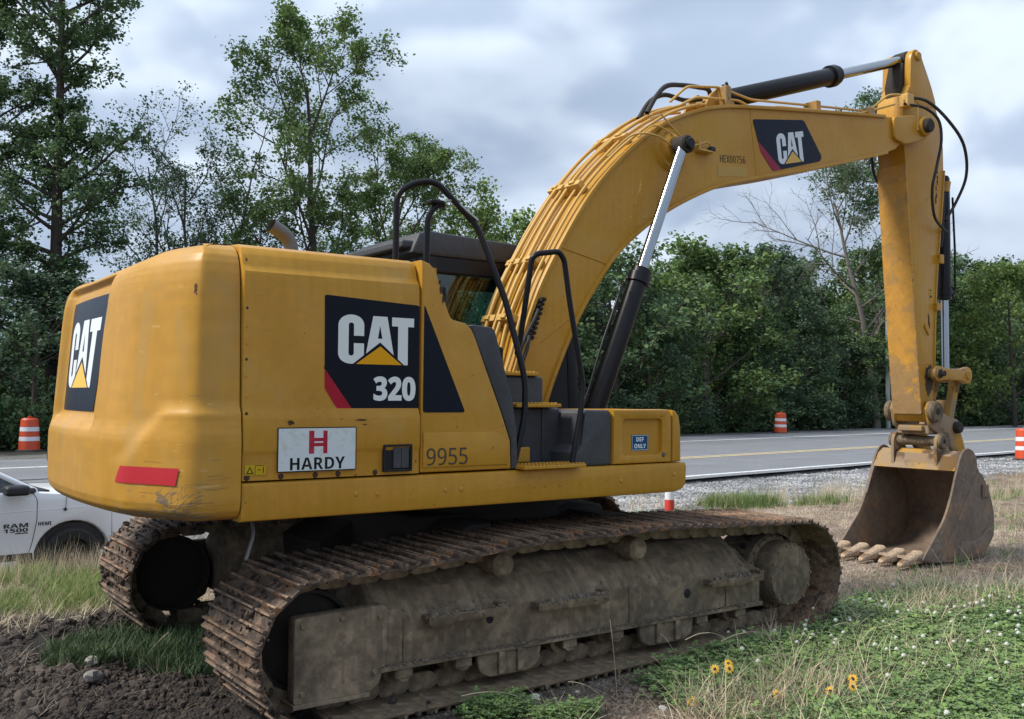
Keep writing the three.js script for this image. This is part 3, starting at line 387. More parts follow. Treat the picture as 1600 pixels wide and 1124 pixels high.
mesh('tip_plate', [ext(rounded([[5.02, 4.63], [5.50, 4.735], [5.64, 4.70], [5.68, 4.60], [5.62, 4.49], [5.22, 4.37], [5.03, 4.40]], 0.05), 0.25, 0.30, 0.01), ext(rounded([[5.02, 4.63], [5.50, 4.735], [5.64, 4.70], [5.68, 4.60], [5.62, 4.49], [5.22, 4.37], [5.03, 4.40]], 0.05), -0.30, -0.25, 0.01), disc(5.545, 4.61, 0.295, 0.345, 0.105)], M.yellow, boom);
mesh('tip_pin', [disc(5.545, 4.61, 0.343, 0.395, 0.075), disc(5.545, 4.61, -0.38, 0.2, 0.06)], M.grease, boom, 'greasy pin at the boom tip');
sticker('boom_sticker', [[2.872, 4.238], [3.60, 4.355], [3.87, 4.045], [3.845, 3.995], [3.15, 3.80], [2.985, 3.955]], 0.263, 800, (x) => {
  x.fillStyle = '#141c2c'; x.fillRect(-9, -9, 30, 18); x.fillStyle = '#8c2a40'; x.beginPath(); x.moveTo(2.8, -4.15); x.lineTo(2.93, -4.06); x.lineTo(3.27, -3.835); x.lineTo(3.27, -3.7); x.lineTo(2.8, -3.7); x.closePath(); x.fill();
  wordMark(x, 3.235, -3.872, 0.262, 0.285, -0.045, -0.062, '#cfd6dc', '#d2ab5a', '#141c2c');
}, boom, 'dark sticker with white letters and a yellow triangle', 0.03);
{ const t = text('HEX00756', mono, 0.33, 0.068); t.rotateZ(0.10); t.translate(2.45, 3.782, 0.2625); mesh('serial_text', t, new THREE.MeshStandardMaterial({ color: lin(0.05, 0.035, 0.02), roughness: 0.7 }), boom, 'black stencilled text HEX00756');
  const p = ext([[2.415, 3.745], [2.79, 3.785], [2.80, 3.70], [2.42, 3.655]], 0.2622, 0.2640, 0, 0.1); mesh('paint_patch', p, new THREE.MeshStandardMaterial({ color: lin(0.42, 0.26, 0.05), roughness: 0.6 }), boom, 'faded darker yellow patch'); }
mesh('work_light_bracket', [box(2.13, 2.30, 3.825, 3.84, 0.262, 0.34, 0.004), box(2.13, 2.145, 3.83, 3.92, 0.262, 0.32, 0.004), hose([[1.72, 4.08, 0.27], [1.90, 3.93, 0.30], [2.03, 3.86, 0.30], [2.13, 3.88, 0.31], [2.22, 3.91, 0.32], [2.28, 3.88, 0.32]], 0.008)], M.tube, boom);
mesh('connector', [box(2.25, 2.31, 3.835, 3.88, 0.29, 0.345, 0.012)], M.rubber, boom);
each('lubrication_line', [hose([[1.10, 3.62, 0.30], [1.35, 3.83, 0.33], [1.60, 3.86, 0.35], [1.78, 3.79, 0.36]], 0.008), hose([[1.45, 3.84, 0.28], [1.62, 3.96, 0.30], [1.75, 3.93, 0.32], [1.86, 3.86, 0.34]], 0.007)], M.tube, boom);
{ // hose clamp block low on the boom
  const g = []; const R = rng(8); for (let i = 0; i < 9; i++) for (let q = 0; q < 2; q++) { const x = 0.335 + i * 0.0135 + q * 0.036 + R() * 0.008, y = 2.135 + i * 0.037 + q * 0.012; g.push(turned([[0, 0.035 + 0.02 * R()], [0.014, 0.034], [0.018, 0]], [x, y, 0.262], [x + 0.1, y + 0.02, 0.9], 10), box(x - 0.02, x + 0.02, y - 0.012, y + 0.012, 0.26, 0.282, 0.004)); } mesh('hose_fittings', g, M.grease, boom, 'dark row of hose fittings'); each('hose', [hose([[0.34, 2.16, 0.30], [0.30, 2.05, 0.32], [0.27, 1.95, 0.31], [0.30, 1.85, 0.29]], 0.014), hose([[0.42, 2.36, 0.30], [0.36, 2.28, 0.33], [0.29, 2.15, 0.32], [0.24, 2.0, 0.30]], 0.012)], M.rubber, boom);
}
// hydraulic lines along the boom's back
function along(line, off, i0, i1, step = 2) { const o = []; for (let i = i0; i <= i1; i += step) { const a = line[Math.max(0, i - 1)], b = line[Math.min(line.length - 1, i + 1)], l = Math.hypot(b[0] - a[0], b[1] - a[1]); o.push([line[i][0] - (b[1] - a[1]) / l * off, line[i][1] + (b[0] - a[0]) / l * off]); } return o; }
const lines = group('hydraulic_lines', E, 'yellow hydraulic pipes clamped along the back of the boom');
[[0.235, 0.055, 50, 0.013], [0.115, 0.060, 52, 0.015], [0.045, 0.090, 49, 0.016], [-0.03, 0.085, 53, 0.014], [-0.10, 0.105, 50, 0.016], [-0.23, 0.06, 52, 0.013]].forEach(([z, off, end, r], k) => {
  const R = rng(k + 3), p = along(topLine, off, 4, end, 3).map(([x, y], i) => [x + (R() - 0.5) * 0.008, y + (R() - 0.5) * 0.006, z + 0.012 * Math.sin(i * 0.7 + k * 2)]);
  p.unshift([p[0][0] - 0.20 - 0.03 * k, p[0][1] - 0.10, z]); mesh('pipe', hose(p, r, 8, p.length * 5), M.tube, lines);
});
for (const [i, h] of [[14, 0.12], [21, 0.11], [29, 0.12], [37, 0.11]]) { const [x, y] = topLine[i], [x2, y2] = topLine[i + 1], a = Math.atan2(y2 - y, x2 - x);
  for (const [za, zb] of [[0.02, 0.20], [-0.20, -0.02]]) { const b = box(-0.028, 0.028, 0.012, h - 0.005, za, zb, 0.008), b2 = box(-0.018, 0.018, h - 0.006, h + 0.012, za + 0.06, zb - 0.06, 0.006), m = mesh('pipe_clamp', [b, b2], M.tube, lines); m.position.set(x, y, 0); m.rotation.z = a; } }
mesh('pipe', [pipe([[2.02, 4.23, 0.21], [2.20, 4.33, 0.21], [2.75, 4.40, 0.21], [2.95, 4.36, 0.20], [3.3, 4.445, 0.20], [4.55, 4.60, 0.18], [4.95, 4.73, 0.19], [5.15, 4.80, 0.22]], 0.012, 0.06, 8)], M.tube, lines);
mesh('pipe', [pipe([[1.95, 4.26, 0.15], [2.15, 4.43, 0.15], [2.55, 4.50, 0.15], [3.0, 4.47, 0.14], [4.2, 4.62, 0.12], [4.8, 4.68, 0.14], [5.10, 4.90, 0.18], [5.25, 4.92, 0.22]], 0.012, 0.06, 8)], M.tube, lines);
each('pipe_clamp', [box(3.83, 3.90, 4.475, 4.60, 0.08, 0.24, 0.01), box(2.55, 2.62, 4.29, 4.50, 0.10, 0.24, 0.01), box(4.72, 4.80, 4.59, 4.70, 0.10, 0.22, 0.01)], M.worn, lines);
each('hose', [hose([[1.72, 4.13, 0.10], [1.84, 4.30, 0.09], [1.98, 4.42, 0.07], [2.2, 4.475, 0.05], [2.42, 4.50, 0.04], [2.54, 4.50, 0.04], [2.58, 4.44, 0.03]], 0.022), hose([[1.76, 4.12, -0.05], [1.9, 4.30, -0.05], [2.06, 4.385, -0.04], [2.3, 4.375, -0.02], [2.50, 4.42, -0.01]], 0.021)], M.rubber, lines, 'two black hoses at the boom cylinder base');

// hydraulic cylinders
function ram(name, a, b, f, r, rr, gl, label) {   // barrel from a to fraction f, rod on to b
  const A = V(...a), B = V(...b), D = B.clone().sub(A), L = D.length(), u = D.clone().normalize(), at = t => A.clone().addScaledVector(u, t).toArray();
  const g = group(name, E, label);
  mesh('barrel', [turned([[0, 0.05], [r * 0.8, 0.05], [r, 0.08], [r, f * L - 0.14], [r + gl, f * L - 0.135], [r + gl, f * L - 0.06], [r + gl * 0.4, f * L - 0.055], [r + gl * 0.4, f * L - 0.012], [r * 0.75, f * L], [0, f * L]], a, b, 32)], M.black, g);
  mesh('rod', cyl(at(f * L - 0.02), at(L - 0.04), rr, rr, 28), M.chrome, g);
  return { g, at, L, u };
}
for (const s of [1, -1]) {
  const c = ram('boom_cylinder', [0.66, 1.14, 0.44 * s], [1.805, 3.79, 0.44 * s], 0.60, 0.078, 0.046, 0.017, s > 0 ? 'black boom cylinder with bright rod on the near side' : 'far boom cylinder');
  mesh('rod_eye', [disc(1.815, 3.80, s > 0 ? 0.375 : -0.505, s > 0 ? 0.505 : -0.375, 0.075, 0.014)], M.grease, c.g);
  mesh('pin_cap', [disc(1.815, 3.80, s > 0 ? 0.50 : -0.54, s > 0 ? 0.53 : -0.50, 0.05, 0.01)], M.black, c.g);
  mesh('feed_pipe', [hose([[0.52, 1.35, 0.46 * s], [0.68, 1.65, 0.52 * s], [0.86, 2.10, 0.52 * s], [1.06, 2.52, 0.50 * s], [1.13, 2.60, 0.46 * s]], 0.011)], M.black, c.g);
}
{ const c = ram('stick_cylinder', [2.58, 4.395, 0], [5.665, 5.435, 0], 0.615, 0.088, 0.053, 0.024, 'long black stick cylinder above the boom');
  mesh('base_bracket', [ext([[2.35, 4.24], [2.85, 4.33], [2.68, 4.48], [2.56, 4.50], [2.46, 4.42]], 0.11, 0.14, 0.006), ext([[2.35, 4.24], [2.85, 4.33], [2.68, 4.48], [2.56, 4.50], [2.46, 4.42]], -0.14, -0.11, 0.006), disc(2.58, 4.395, -0.15, 0.15, 0.06)], M.worn, c.g);
  mesh('port', [cyl([2.78, 4.53, 0.0], [2.77, 4.60, 0.02], 0.022), cyl([2.80, 4.54, 0.05], [2.74, 4.60, 0.07], 0.014)], M.rubber, c.g);
  mesh('rod_eye', disc(5.655, 5.43, -0.075, 0.075, 0.085), M.grease, c.g); }
{ const c = ram('bucket_cylinder', [6.42, 4.30, 0], [6.43, 1.985, 0], 0.635, 0.074, 0.045, 0.014, 'black bucket cylinder in front of the stick');
  mesh('rod_eye', disc(6.43, 1.975, -0.08, 0.08, 0.075), M.worn, c.g); mesh('guard_pipe', pipe([[6.50, 4.0, 0.07], [6.53, 3.4, 0.075], [6.52, 2.95, 0.08], [6.47, 2.88, 0.08]], 0.012, 0.04), M.black, c.g); }

// stick
{
  const stickPts = [[5.43, 4.25], [5.495, 3.52], [5.60, 2.456], [5.685, 1.66], [5.70, 1.53], [5.75, 1.47], [5.83, 1.46], [5.89, 1.50], [5.915, 1.60], [5.93, 2.06], [5.995, 3.02], [6.105, 3.78], [6.165, 4.25], [6.16, 4.50], [6.115, 4.73], [5.945, 5.09], [5.86, 5.24], [5.60, 5.24], [5.50, 5.05], [5.42, 4.93], [5.39, 4.75], [5.39, 4.5]];
  const st = mesh('stick', [ext(stickPts, -0.165, 0.165, 0.012), ...[[0.095, 0.172], [-0.172, -0.095]].map(([a, b]) => ext(curve2([[5.52, 5.0], [5.53, 5.25], [5.555, 5.44], [5.62, 5.50], [5.70, 5.485], [5.79, 5.36], [5.955, 5.09], [6.0, 4.95], [5.7, 4.9], [5.52, 5.0]], 40), a, b, 0.008))], M.yellow, E, 'upright yellow stick');
  mesh('rear_plate', plate(curve2([[5.428, 4.22], [5.488, 3.52], [5.592, 2.456], [5.672, 1.68], [5.69, 1.55]], 24), 0.022, -0.172, 0.172), (() => {
    // paint worn down to primer and steel, most where the soil rubs near the bottom
    const R = rng(58), map = canvasTex(256, 2048, (x, w, h) => { const im = x.createImageData(w, h); for (let j = 0; j < h; j++) for (let i = 0; i < w; i++) { const u = i / w, v = 1 - j / h, a = tfbm(u, v * 8 % 1, 5, 1201, 5), b = tfbm(u, v * 8 % 1, 30, 1211, 3), big = fbm3(u * 3, v * 26, 3.3, 4), k = 1 + (a - 0.5) * 0.16 + (b - 0.5) * 0.10; let r = 188 * k, g = 136 * k, bl = 52 * k; const wear = smooth(0.50, 0.62, big + 0.36 * smooth(0.34, 0.0, v) + (b - 0.5) * 0.25 - 0.05) * lerp(0.45, 0.8, smooth(0.4, 0.05, v)); r = lerp(r, 140 * k, wear); g = lerp(g, 114 * k, wear); bl = lerp(bl, 82 * k, wear); const o = (j * w + i) * 4; im.data[o] = r; im.data[o + 1] = g; im.data[o + 2] = bl; im.data[o + 3] = 255; } x.putImageData(im, 0, 0); for (let i = 0; i < 620; i++) { const v = Math.pow(R(), 1.5), e = R() < 0.5; x.strokeStyle = `rgba(${58 + 40 * R()},${40 + 26 * R()},${26 + 14 * R()},${0.35 + 0.5 * R()})`; x.lineWidth = 0.8 + 2.2 * R(); const px = e ? (R() < 0.5 ? R() * 14 : w - R() * 14) : R() * w, py = (1 - v * 0.92) * h, l = 2 + R() * 13; x.beginPath(); x.moveTo(px, py); x.lineTo(px + (R() - 0.3) * l * 1.6, py - (R() - 0.2) * l * 2.4); x.stroke(); } });
    return new THREE.MeshStandardMaterial({ map, roughness: 0.6 });
  })(), st, 'worn and scratched rear face');
  { const rp = st.children[st.children.length - 1].geometry, p = rp.attributes.position, uv = rp.attributes.uv; for (let i = 0; i < p.count; i++) uv.setXY(i, (p.getZ(i) + 0.18) / 0.36, clamp((p.getY(i) - 1.5) / 2.78)); }
  mesh('front_plate', plate(curve2([[5.935, 2.06], [6.0, 3.02], [6.11, 3.78], [6.17, 4.25]], 20), 0.022, -0.175, 0.175), M.yellow, st);
  each('pin_boss', [disc(5.655, 5.43, 0.165, 0.20, 0.05), disc(5.80, 1.56, 0.16, 0.185, 0.10), disc(5.80, 1.56, -0.185, -0.16, 0.10)], M.worn, st);
  mesh('ear_plate', ext([[5.46, 4.95], [5.56, 4.98], [5.58, 5.30], [5.52, 5.36], [5.44, 5.1]], -0.09, 0.09, 0.01), M.grease, st, 'dark greasy plate under the cylinder eye');
  each('weld_seam', [pipe([[5.60, 3.72, 0.165], [6.09, 4.05, 0.165]], 0.006), pipe([[5.66, 2.08, 0.165], [5.93, 2.10, 0.165]], 0.005)], M.yellow, st);
  each('lug', [box(6.02, 6.10, 3.20, 3.30, 0.16, 0.20, 0.008), box(5.95, 6.03, 2.68, 2.76, 0.16, 0.20, 0.008), ext([[5.74, 2.50], [5.82, 2.40], [5.85, 2.44], [5.77, 2.53]], 0.16, 0.18, 0.004)], M.yellow, st);
  { const rust = new THREE.MeshStandardMaterial({ color: lin(0.06, 0.03, 0.018), roughness: 0.9 }), R = rng(77), g = []; for (const [x, y, n, s] of [[6.03, 4.28, 5, 0.10], [5.84, 2.62, 4, 0.06], [6.01, 3.95, 3, 0.05]]) for (let i = 0; i < n; i++) { const pts = []; const cx = x + (R() - 0.5) * s * 0.5, cy = y - i * s * 0.6; for (let k = 0; k < 9; k++) { const a = k / 9 * 6.283; pts.push([cx + Math.cos(a) * 0.010 * (0.6 + R()), cy + Math.sin(a) * 0.03 * (0.5 + R())]); } g.push(ext(pts, 0.165, 0.167, 0, 0.1)); } each('rust_spot', g, rust, st); }
  sticker('warning_sticker', [[5.855, 2.79], [5.905, 2.79], [5.905, 2.93], [5.855, 2.93]], 0.165, 64, (x) => { x.fillStyle = '#c2a11f'; x.fillRect(5, -4, 2, 2); x.fillStyle = '#2a2618'; x.fillRect(5.86, -2.865, 0.04, 0.006); x.fillRect(5.865, -2.905, 0.028, 0.02); x.fillRect(5.862, -2.84, 0.036, 0.03); }, st, 'small yellow warning sticker', 0.002);
  const grease = new THREE.MeshStandardMaterial({ color: lin(0.05, 0.032, 0.018), roughness: 0.75 }); const R = rng(6), pts = []; for (let i = 0; i < 40; i++) { const a = i / 40 * 6.283, k = 0.085 * (0.85 + 0.35 * R()); pts.push([5.84 + Math.cos(a) * k * 0.9, 1.97 + Math.sin(a) * k * (Math.sin(a) < 0 ? 2.4 : 1.15)]); } mesh('grease_stain', ext(pts, 0.165, 0.1672, 0, 0.1), grease, st, 'dark grease stain round the link pin');
  each('hose', [hose([[5.30, 4.90, 0.24], [5.62, 4.90, 0.30], [5.95, 4.72, 0.36], [6.28, 4.50, 0.34], [6.45, 4.20, 0.26], [6.42, 3.9, 0.14], [6.30, 3.72, 0.10]], 0.017), hose([[5.28, 4.82, 0.25], [5.55, 4.80, 0.33], [5.72, 4.70, 0.37], [5.76, 4.50, 0.38], [5.70, 4.20, 0.36], [5.66, 3.95, 0.33], [5.78, 3.68, 0.28], [6.05, 3.58, 0.22], [6.20, 3.56, 0.18]], 0.015), hose([[6.24, 4.02, 0.12], [6.22, 3.9, 0.12], [6.20, 3.6, 0.12], [6.17, 3.4, 0.12]], 0.018), hose([[5.50, 4.05, -0.18], [5.40, 4.15, -0.19], [5.36, 4.4, -0.2], [5.38, 4.6, -0.2]], 0.015)], M.rubber, st, 'black hoses looping round the boom tip');
  each('hose_fitting', [box(5.30, 5.42, 4.80, 4.94, 0.17, 0.28, 0.012), cyl([5.44, 4.55, 0.30], [5.44, 4.80, 0.30], 0.014), cyl([6.33, 4.05, 0.10], [6.33, 4.16, 0.12], 0.03)], M.tube, st);
}
// bucket linkage and coupler
{
  const k = group('bucket_linkage', E, 'worn yellow links between stick and bucket');
  const link = (ax, ay, bx, by, ra, rb, w) => { const a = Math.atan2(by - ay, bx - ax), p = []; for (let i = 0; i <= 10; i++) { const t = a + Math.PI / 2 + i / 10 * Math.PI; p.push([ax + Math.cos(t) * ra, ay + Math.sin(t) * ra]); } p.push([lerp(ax, bx, 0.3) + Math.sin(a) * w, lerp(ay, by, 0.3) - Math.cos(a) * w], [lerp(ax, bx, 0.75) + Math.sin(a) * w, lerp(ay, by, 0.75) - Math.cos(a) * w]); for (let i = 0; i <= 10; i++) { const t = a - Math.PI / 2 + i / 10 * Math.PI; p.push([bx + Math.cos(t) * rb, by + Math.sin(t) * rb]); } p.push([lerp(ax, bx, 0.75) - Math.sin(a) * w, lerp(ay, by, 0.75) + Math.cos(a) * w], [lerp(ax, bx, 0.3) - Math.sin(a) * w, lerp(ay, by, 0.3) + Math.cos(a) * w]); return p; };
  for (const s of [1, -1]) mesh('idler_link', [ext(link(5.86, 1.985, 6.43, 1.975, 0.085, 0.095, 0.062), s > 0 ? 0.205 : -0.27, s > 0 ? 0.27 : -0.205, 0.012)], M.worn, k, 'yellow idler link');
  each('pin', [disc(5.86, 1.985, -0.29, 0.29, 0.055), disc(6.43, 1.975, -0.285, 0.285, 0.05)], M.caked, k);
  mesh('pin_cap', [disc(5.86, 1.985, 0.27, 0.30, 0.05), cyl([5.86, 1.985, 0.31], [5.86, 1.985, 0.335], 0.03)], M.grease, k, 'greasy pin cap');
  mesh('power_link', [ext(link(6.43, 1.975, 6.24, 1.40, 0.085, 0.095, 0.05), 0.085, 0.165, 0.014), ext(link(6.43, 1.975, 6.24, 1.40, 0.085, 0.095, 0.05), -0.165, -0.085, 0.014), ext([[6.36, 1.70], [6.42, 1.69], [6.32, 1.40], [6.24, 1.42]], -0.09, 0.09, 0.01)], M.caked, k, 'worn power link');
  const cp = mesh('coupler', [...[1, -1].map(s => ext(curve2([[5.70, 1.60], [5.74, 1.68], [5.84, 1.685], [5.98, 1.58], [6.18, 1.50], [6.30, 1.48], [6.34, 1.38], [6.46, 1.10], [6.44, 1.02], [6.30, 1.03], [6.08, 1.22], [5.90, 1.34], [5.76, 1.42], [5.70, 1.60]], 50), s > 0 ? 0.185 : -0.225, s > 0 ? 0.225 : -0.185, 0.01)), box(5.78, 6.05, 1.325, 1.43, -0.19, 0.19, 0.02), box(5.73, 5.92, 1.36, 1.42, -0.14, 0.14, 0.015)], M.caked, k, 'quick coupler');
  each('pin_boss', [disc(5.80, 1.575, 0.222, 0.29, 0.115, 0.02), disc(5.80, 1.575, -0.29, -0.222, 0.115, 0.02)], M.dustSteel, k); each('pin', [disc(5.80, 1.575, 0.285, 0.295, 0.045), disc(6.25, 1.40, -0.27, 0.27, 0.065), disc(6.25, 1.40, 0.25, 0.29, 0.06)], M.grease, k);
}
// bucket
const HW = 0.50;
{
  const k = group('bucket', E, 'rusty digging bucket resting on the ground');
  const shellLine = curve2([[5.80, 0.985], [6.0, 1.045], [6.14, 1.02], [6.24, 0.93], [6.38, 0.71], [6.475, 0.47], [6.445, 0.24], [6.30, 0.10], [6.05, 0.04], [5.70, 0.03], [5.36, 0.055], [5.12, 0.105]], 60);
  mesh('shell', plate(shellLine, 0.022, -HW + 0.012, HW - 0.012), M.bucket, k, 'curved rusty bucket shell');
  const side = [...curve2([[5.12, 0.085], [5.35, 0.30], [5.53, 0.48], [5.66, 0.70], [5.755, 0.92], [5.86, 1.12], [5.92, 1.175]], 24), ...curve2([[5.99, 1.19], [6.09, 1.155], [6.155, 1.07], [6.165, 0.95]], 10), ...curve2([[6.27, 0.90], [6.40, 0.71], [6.49, 0.47], [6.46, 0.23], [6.31, 0.085], [6.05, 0.025], [5.70, 0.018], [5.36, 0.04]], 34)];
  for (const s of [1, -1]) mesh('side_plate', ext(side, s > 0 ? HW - 0.014 : -HW - 0.014, s > 0 ? HW + 0.014 : -HW + 0.014, 0.006), M.bucket, k, 'worn steel side plate');
  mesh('top_plate', ext([[5.765, 0.955], [5.86, 1.10], [5.95, 1.155], [6.08, 1.14], [6.14, 1.04], [6.10, 0.99], [5.95, 0.985], [5.82, 0.94]], -HW + 0.014, HW - 0.014, 0.01), M.caked, k, 'worn yellow top plate');
  each('corner_gusset', [ext([[5.74, 0.955], [5.60, 0.66], [5.70, 0.80], [5.79, 0.955]], HW - 0.20, HW - 0.015, 0.004), ext([[5.74, 0.955], [5.60, 0.66], [5.70, 0.80], [5.79, 0.955]], -HW + 0.015, -HW + 0.05, 0.004)].slice(1), M.bucket, k);
  const ear = curve2([[5.79, 0.99], [5.79, 1.15], [5.80, 1.28], [5.86, 1.34], [5.95, 1.33], [6.0, 1.25], [6.04, 1.16], [6.14, 1.10], [6.14, 1.02], [5.79, 0.99]], 36);
  for (const [a, b] of [[0.235, 0.275], [-0.275, -0.235]]) mesh('ear', ext(ear, a, b, 0.008), M.caked, k, 'worn hanger ear');
  each('hanger_boss', [disc(5.885, 1.255, 0.27, 0.31, 0.085, 0.012), disc(5.885, 1.255, -0.31, -0.27, 0.085, 0.012)], M.dustSteel, k); each('pin', [disc(5.885, 1.255, 0.305, 0.312, 0.035)], M.dark, k);
  mesh('roller_pin', cyl([5.885, 1.255, -0.235], [5.885, 1.255, 0.235], 0.055, 0.055, 28), M.dustSteel, k, 'pale steel roller pin');
  mesh('web_plate', ext([[5.80, 1.0], [5.83, 1.12], [5.90, 1.17], [6.0, 1.15], [5.95, 1.05]], -0.235, 0.235, 0.01), M.caked, k);
  mesh('cutting_edge', ext([[5.04, 0.092], [5.06, 0.118], [5.30, 0.085], [5.36, 0.05], [5.30, 0.035]], -HW, HW, 0.004), M.bucket, k);
  each('wear_plate', [ext(rounded([[5.75, 0.02], [6.30, 0.085], [6.455, 0.235], [6.47, 0.33], [6.33, 0.33], [6.20, 0.245], [6.02, 0.21], [5.82, 0.225]], 0.02), HW + 0.012, HW + 0.028, 0.005), ext([[6.23, 0.66], [6.36, 0.65], [6.36, 0.79], [6.24, 0.795]], HW + 0.012, HW + 0.035, 0.006), ext([[5.42, 0.035], [5.82, 0.10], [6.20, 0.93], [6.13, 1.03], [5.80, 0.70]].slice(0, 3).concat([[6.17, 0.95]]), HW + 0.012, HW + 0.02, 0.003)], M.bucket, k, 'welded wear plates');
  each('bolt', [[5.30, 0.17], [5.38, 0.26], [5.46, 0.34], [5.72, 0.60], [5.80, 0.46], [5.60, 0.20], [5.40, 0.13], [5.88, 0.86]].map(([x, y]) => disc(x, y, HW + 0.01, HW + 0.022, 0.014, 0.004)), M.bucketDust, k);
  // teeth: an adapter and a tapered tip each
  const toothG = () => { const g = new RoundedBoxGeometry(0.40, 0.135, 0.15, 4, 0.045); const p = g.attributes.position; for (let i = 0; i < p.count; i++) { const x = p.getX(i), t = clamp((x + 0.20) / 0.40), h = lerp(0.26, 1, Math.pow(t, 0.8)), w = lerp(0.46, 0.95, smooth(0, 0.7, t)); p.setY(i, p.getY(i) * h + lerp(-0.030, 0.0, t) + 0.010 * Math.sin(t * 5) + 0.008 * noise3(x * 30, p.getZ(i) * 40, 2)); p.setZ(i, p.getZ(i) * w); } g.computeVertexNormals(); return metric(g); };
  const tg = toothG(); for (let i = 0; i < 5; i++) { const t = mesh('tooth', tg, M.bucketDust, k, 'pale worn bucket tooth'); t.position.set(5.01 + 0.015 * (i % 2), 0.098, -0.435 + i * 0.2175); t.rotation.z = 0.10 + 0.02 * (i % 3); t.rotation.y = 0.03 * (i - 2); }
}

// ---------------------------------------------------------------- undercarriage
const GZ = 1.185;
const path = (() => {
  const p = []; for (let x = -1.70; x < 1.80; x += 0.02) p.push([x, 0.024]);
  for (let i = 0; i <= 60; i++) { const a = -Math.PI / 2 + i / 60 * Math.PI; p.push([1.90 + Math.cos(a) * 0.40, 0.415 + Math.sin(a) * 0.39]); }
  for (const q of curve2([[1.90, 0.805], [1.5, 0.822], [1.08, 0.838], [0.70, 0.858], [0.415, 0.866], [0.0, 0.858], [-0.32, 0.864], [-0.66, 0.845], [-1.1, 0.812], [-1.5, 0.79], [-1.83, 0.782]], 160)) p.push(q);
  for (let i = 0; i <= 60; i++) { const a = Math.PI / 2 + i / 60 * Math.PI; p.push([-1.83 + Math.cos(a) * 0.38, 0.403 + Math.sin(a) * 0.379]); }
  const L = [0]; for (let i = 1; i < p.length; i++) L.push(L[i - 1] + Math.hypot(p[i][0] - p[i - 1][0], p[i][1] - p[i - 1][1]));
  const tot = L[L.length - 1]; return { tot, at(s) { s = ((s % tot) + tot) % tot; let lo = 0, hi = L.length - 1; while (hi - lo > 1) { const m = (lo + hi) >> 1; if (L[m] <= s) lo = m; else hi = m; } const f = (s - L[lo]) / Math.max(1e-9, L[hi] - L[lo]); return [lerp(p[lo][0], p[hi][0], f), lerp(p[lo][1], p[hi][1], f)]; } };
})();
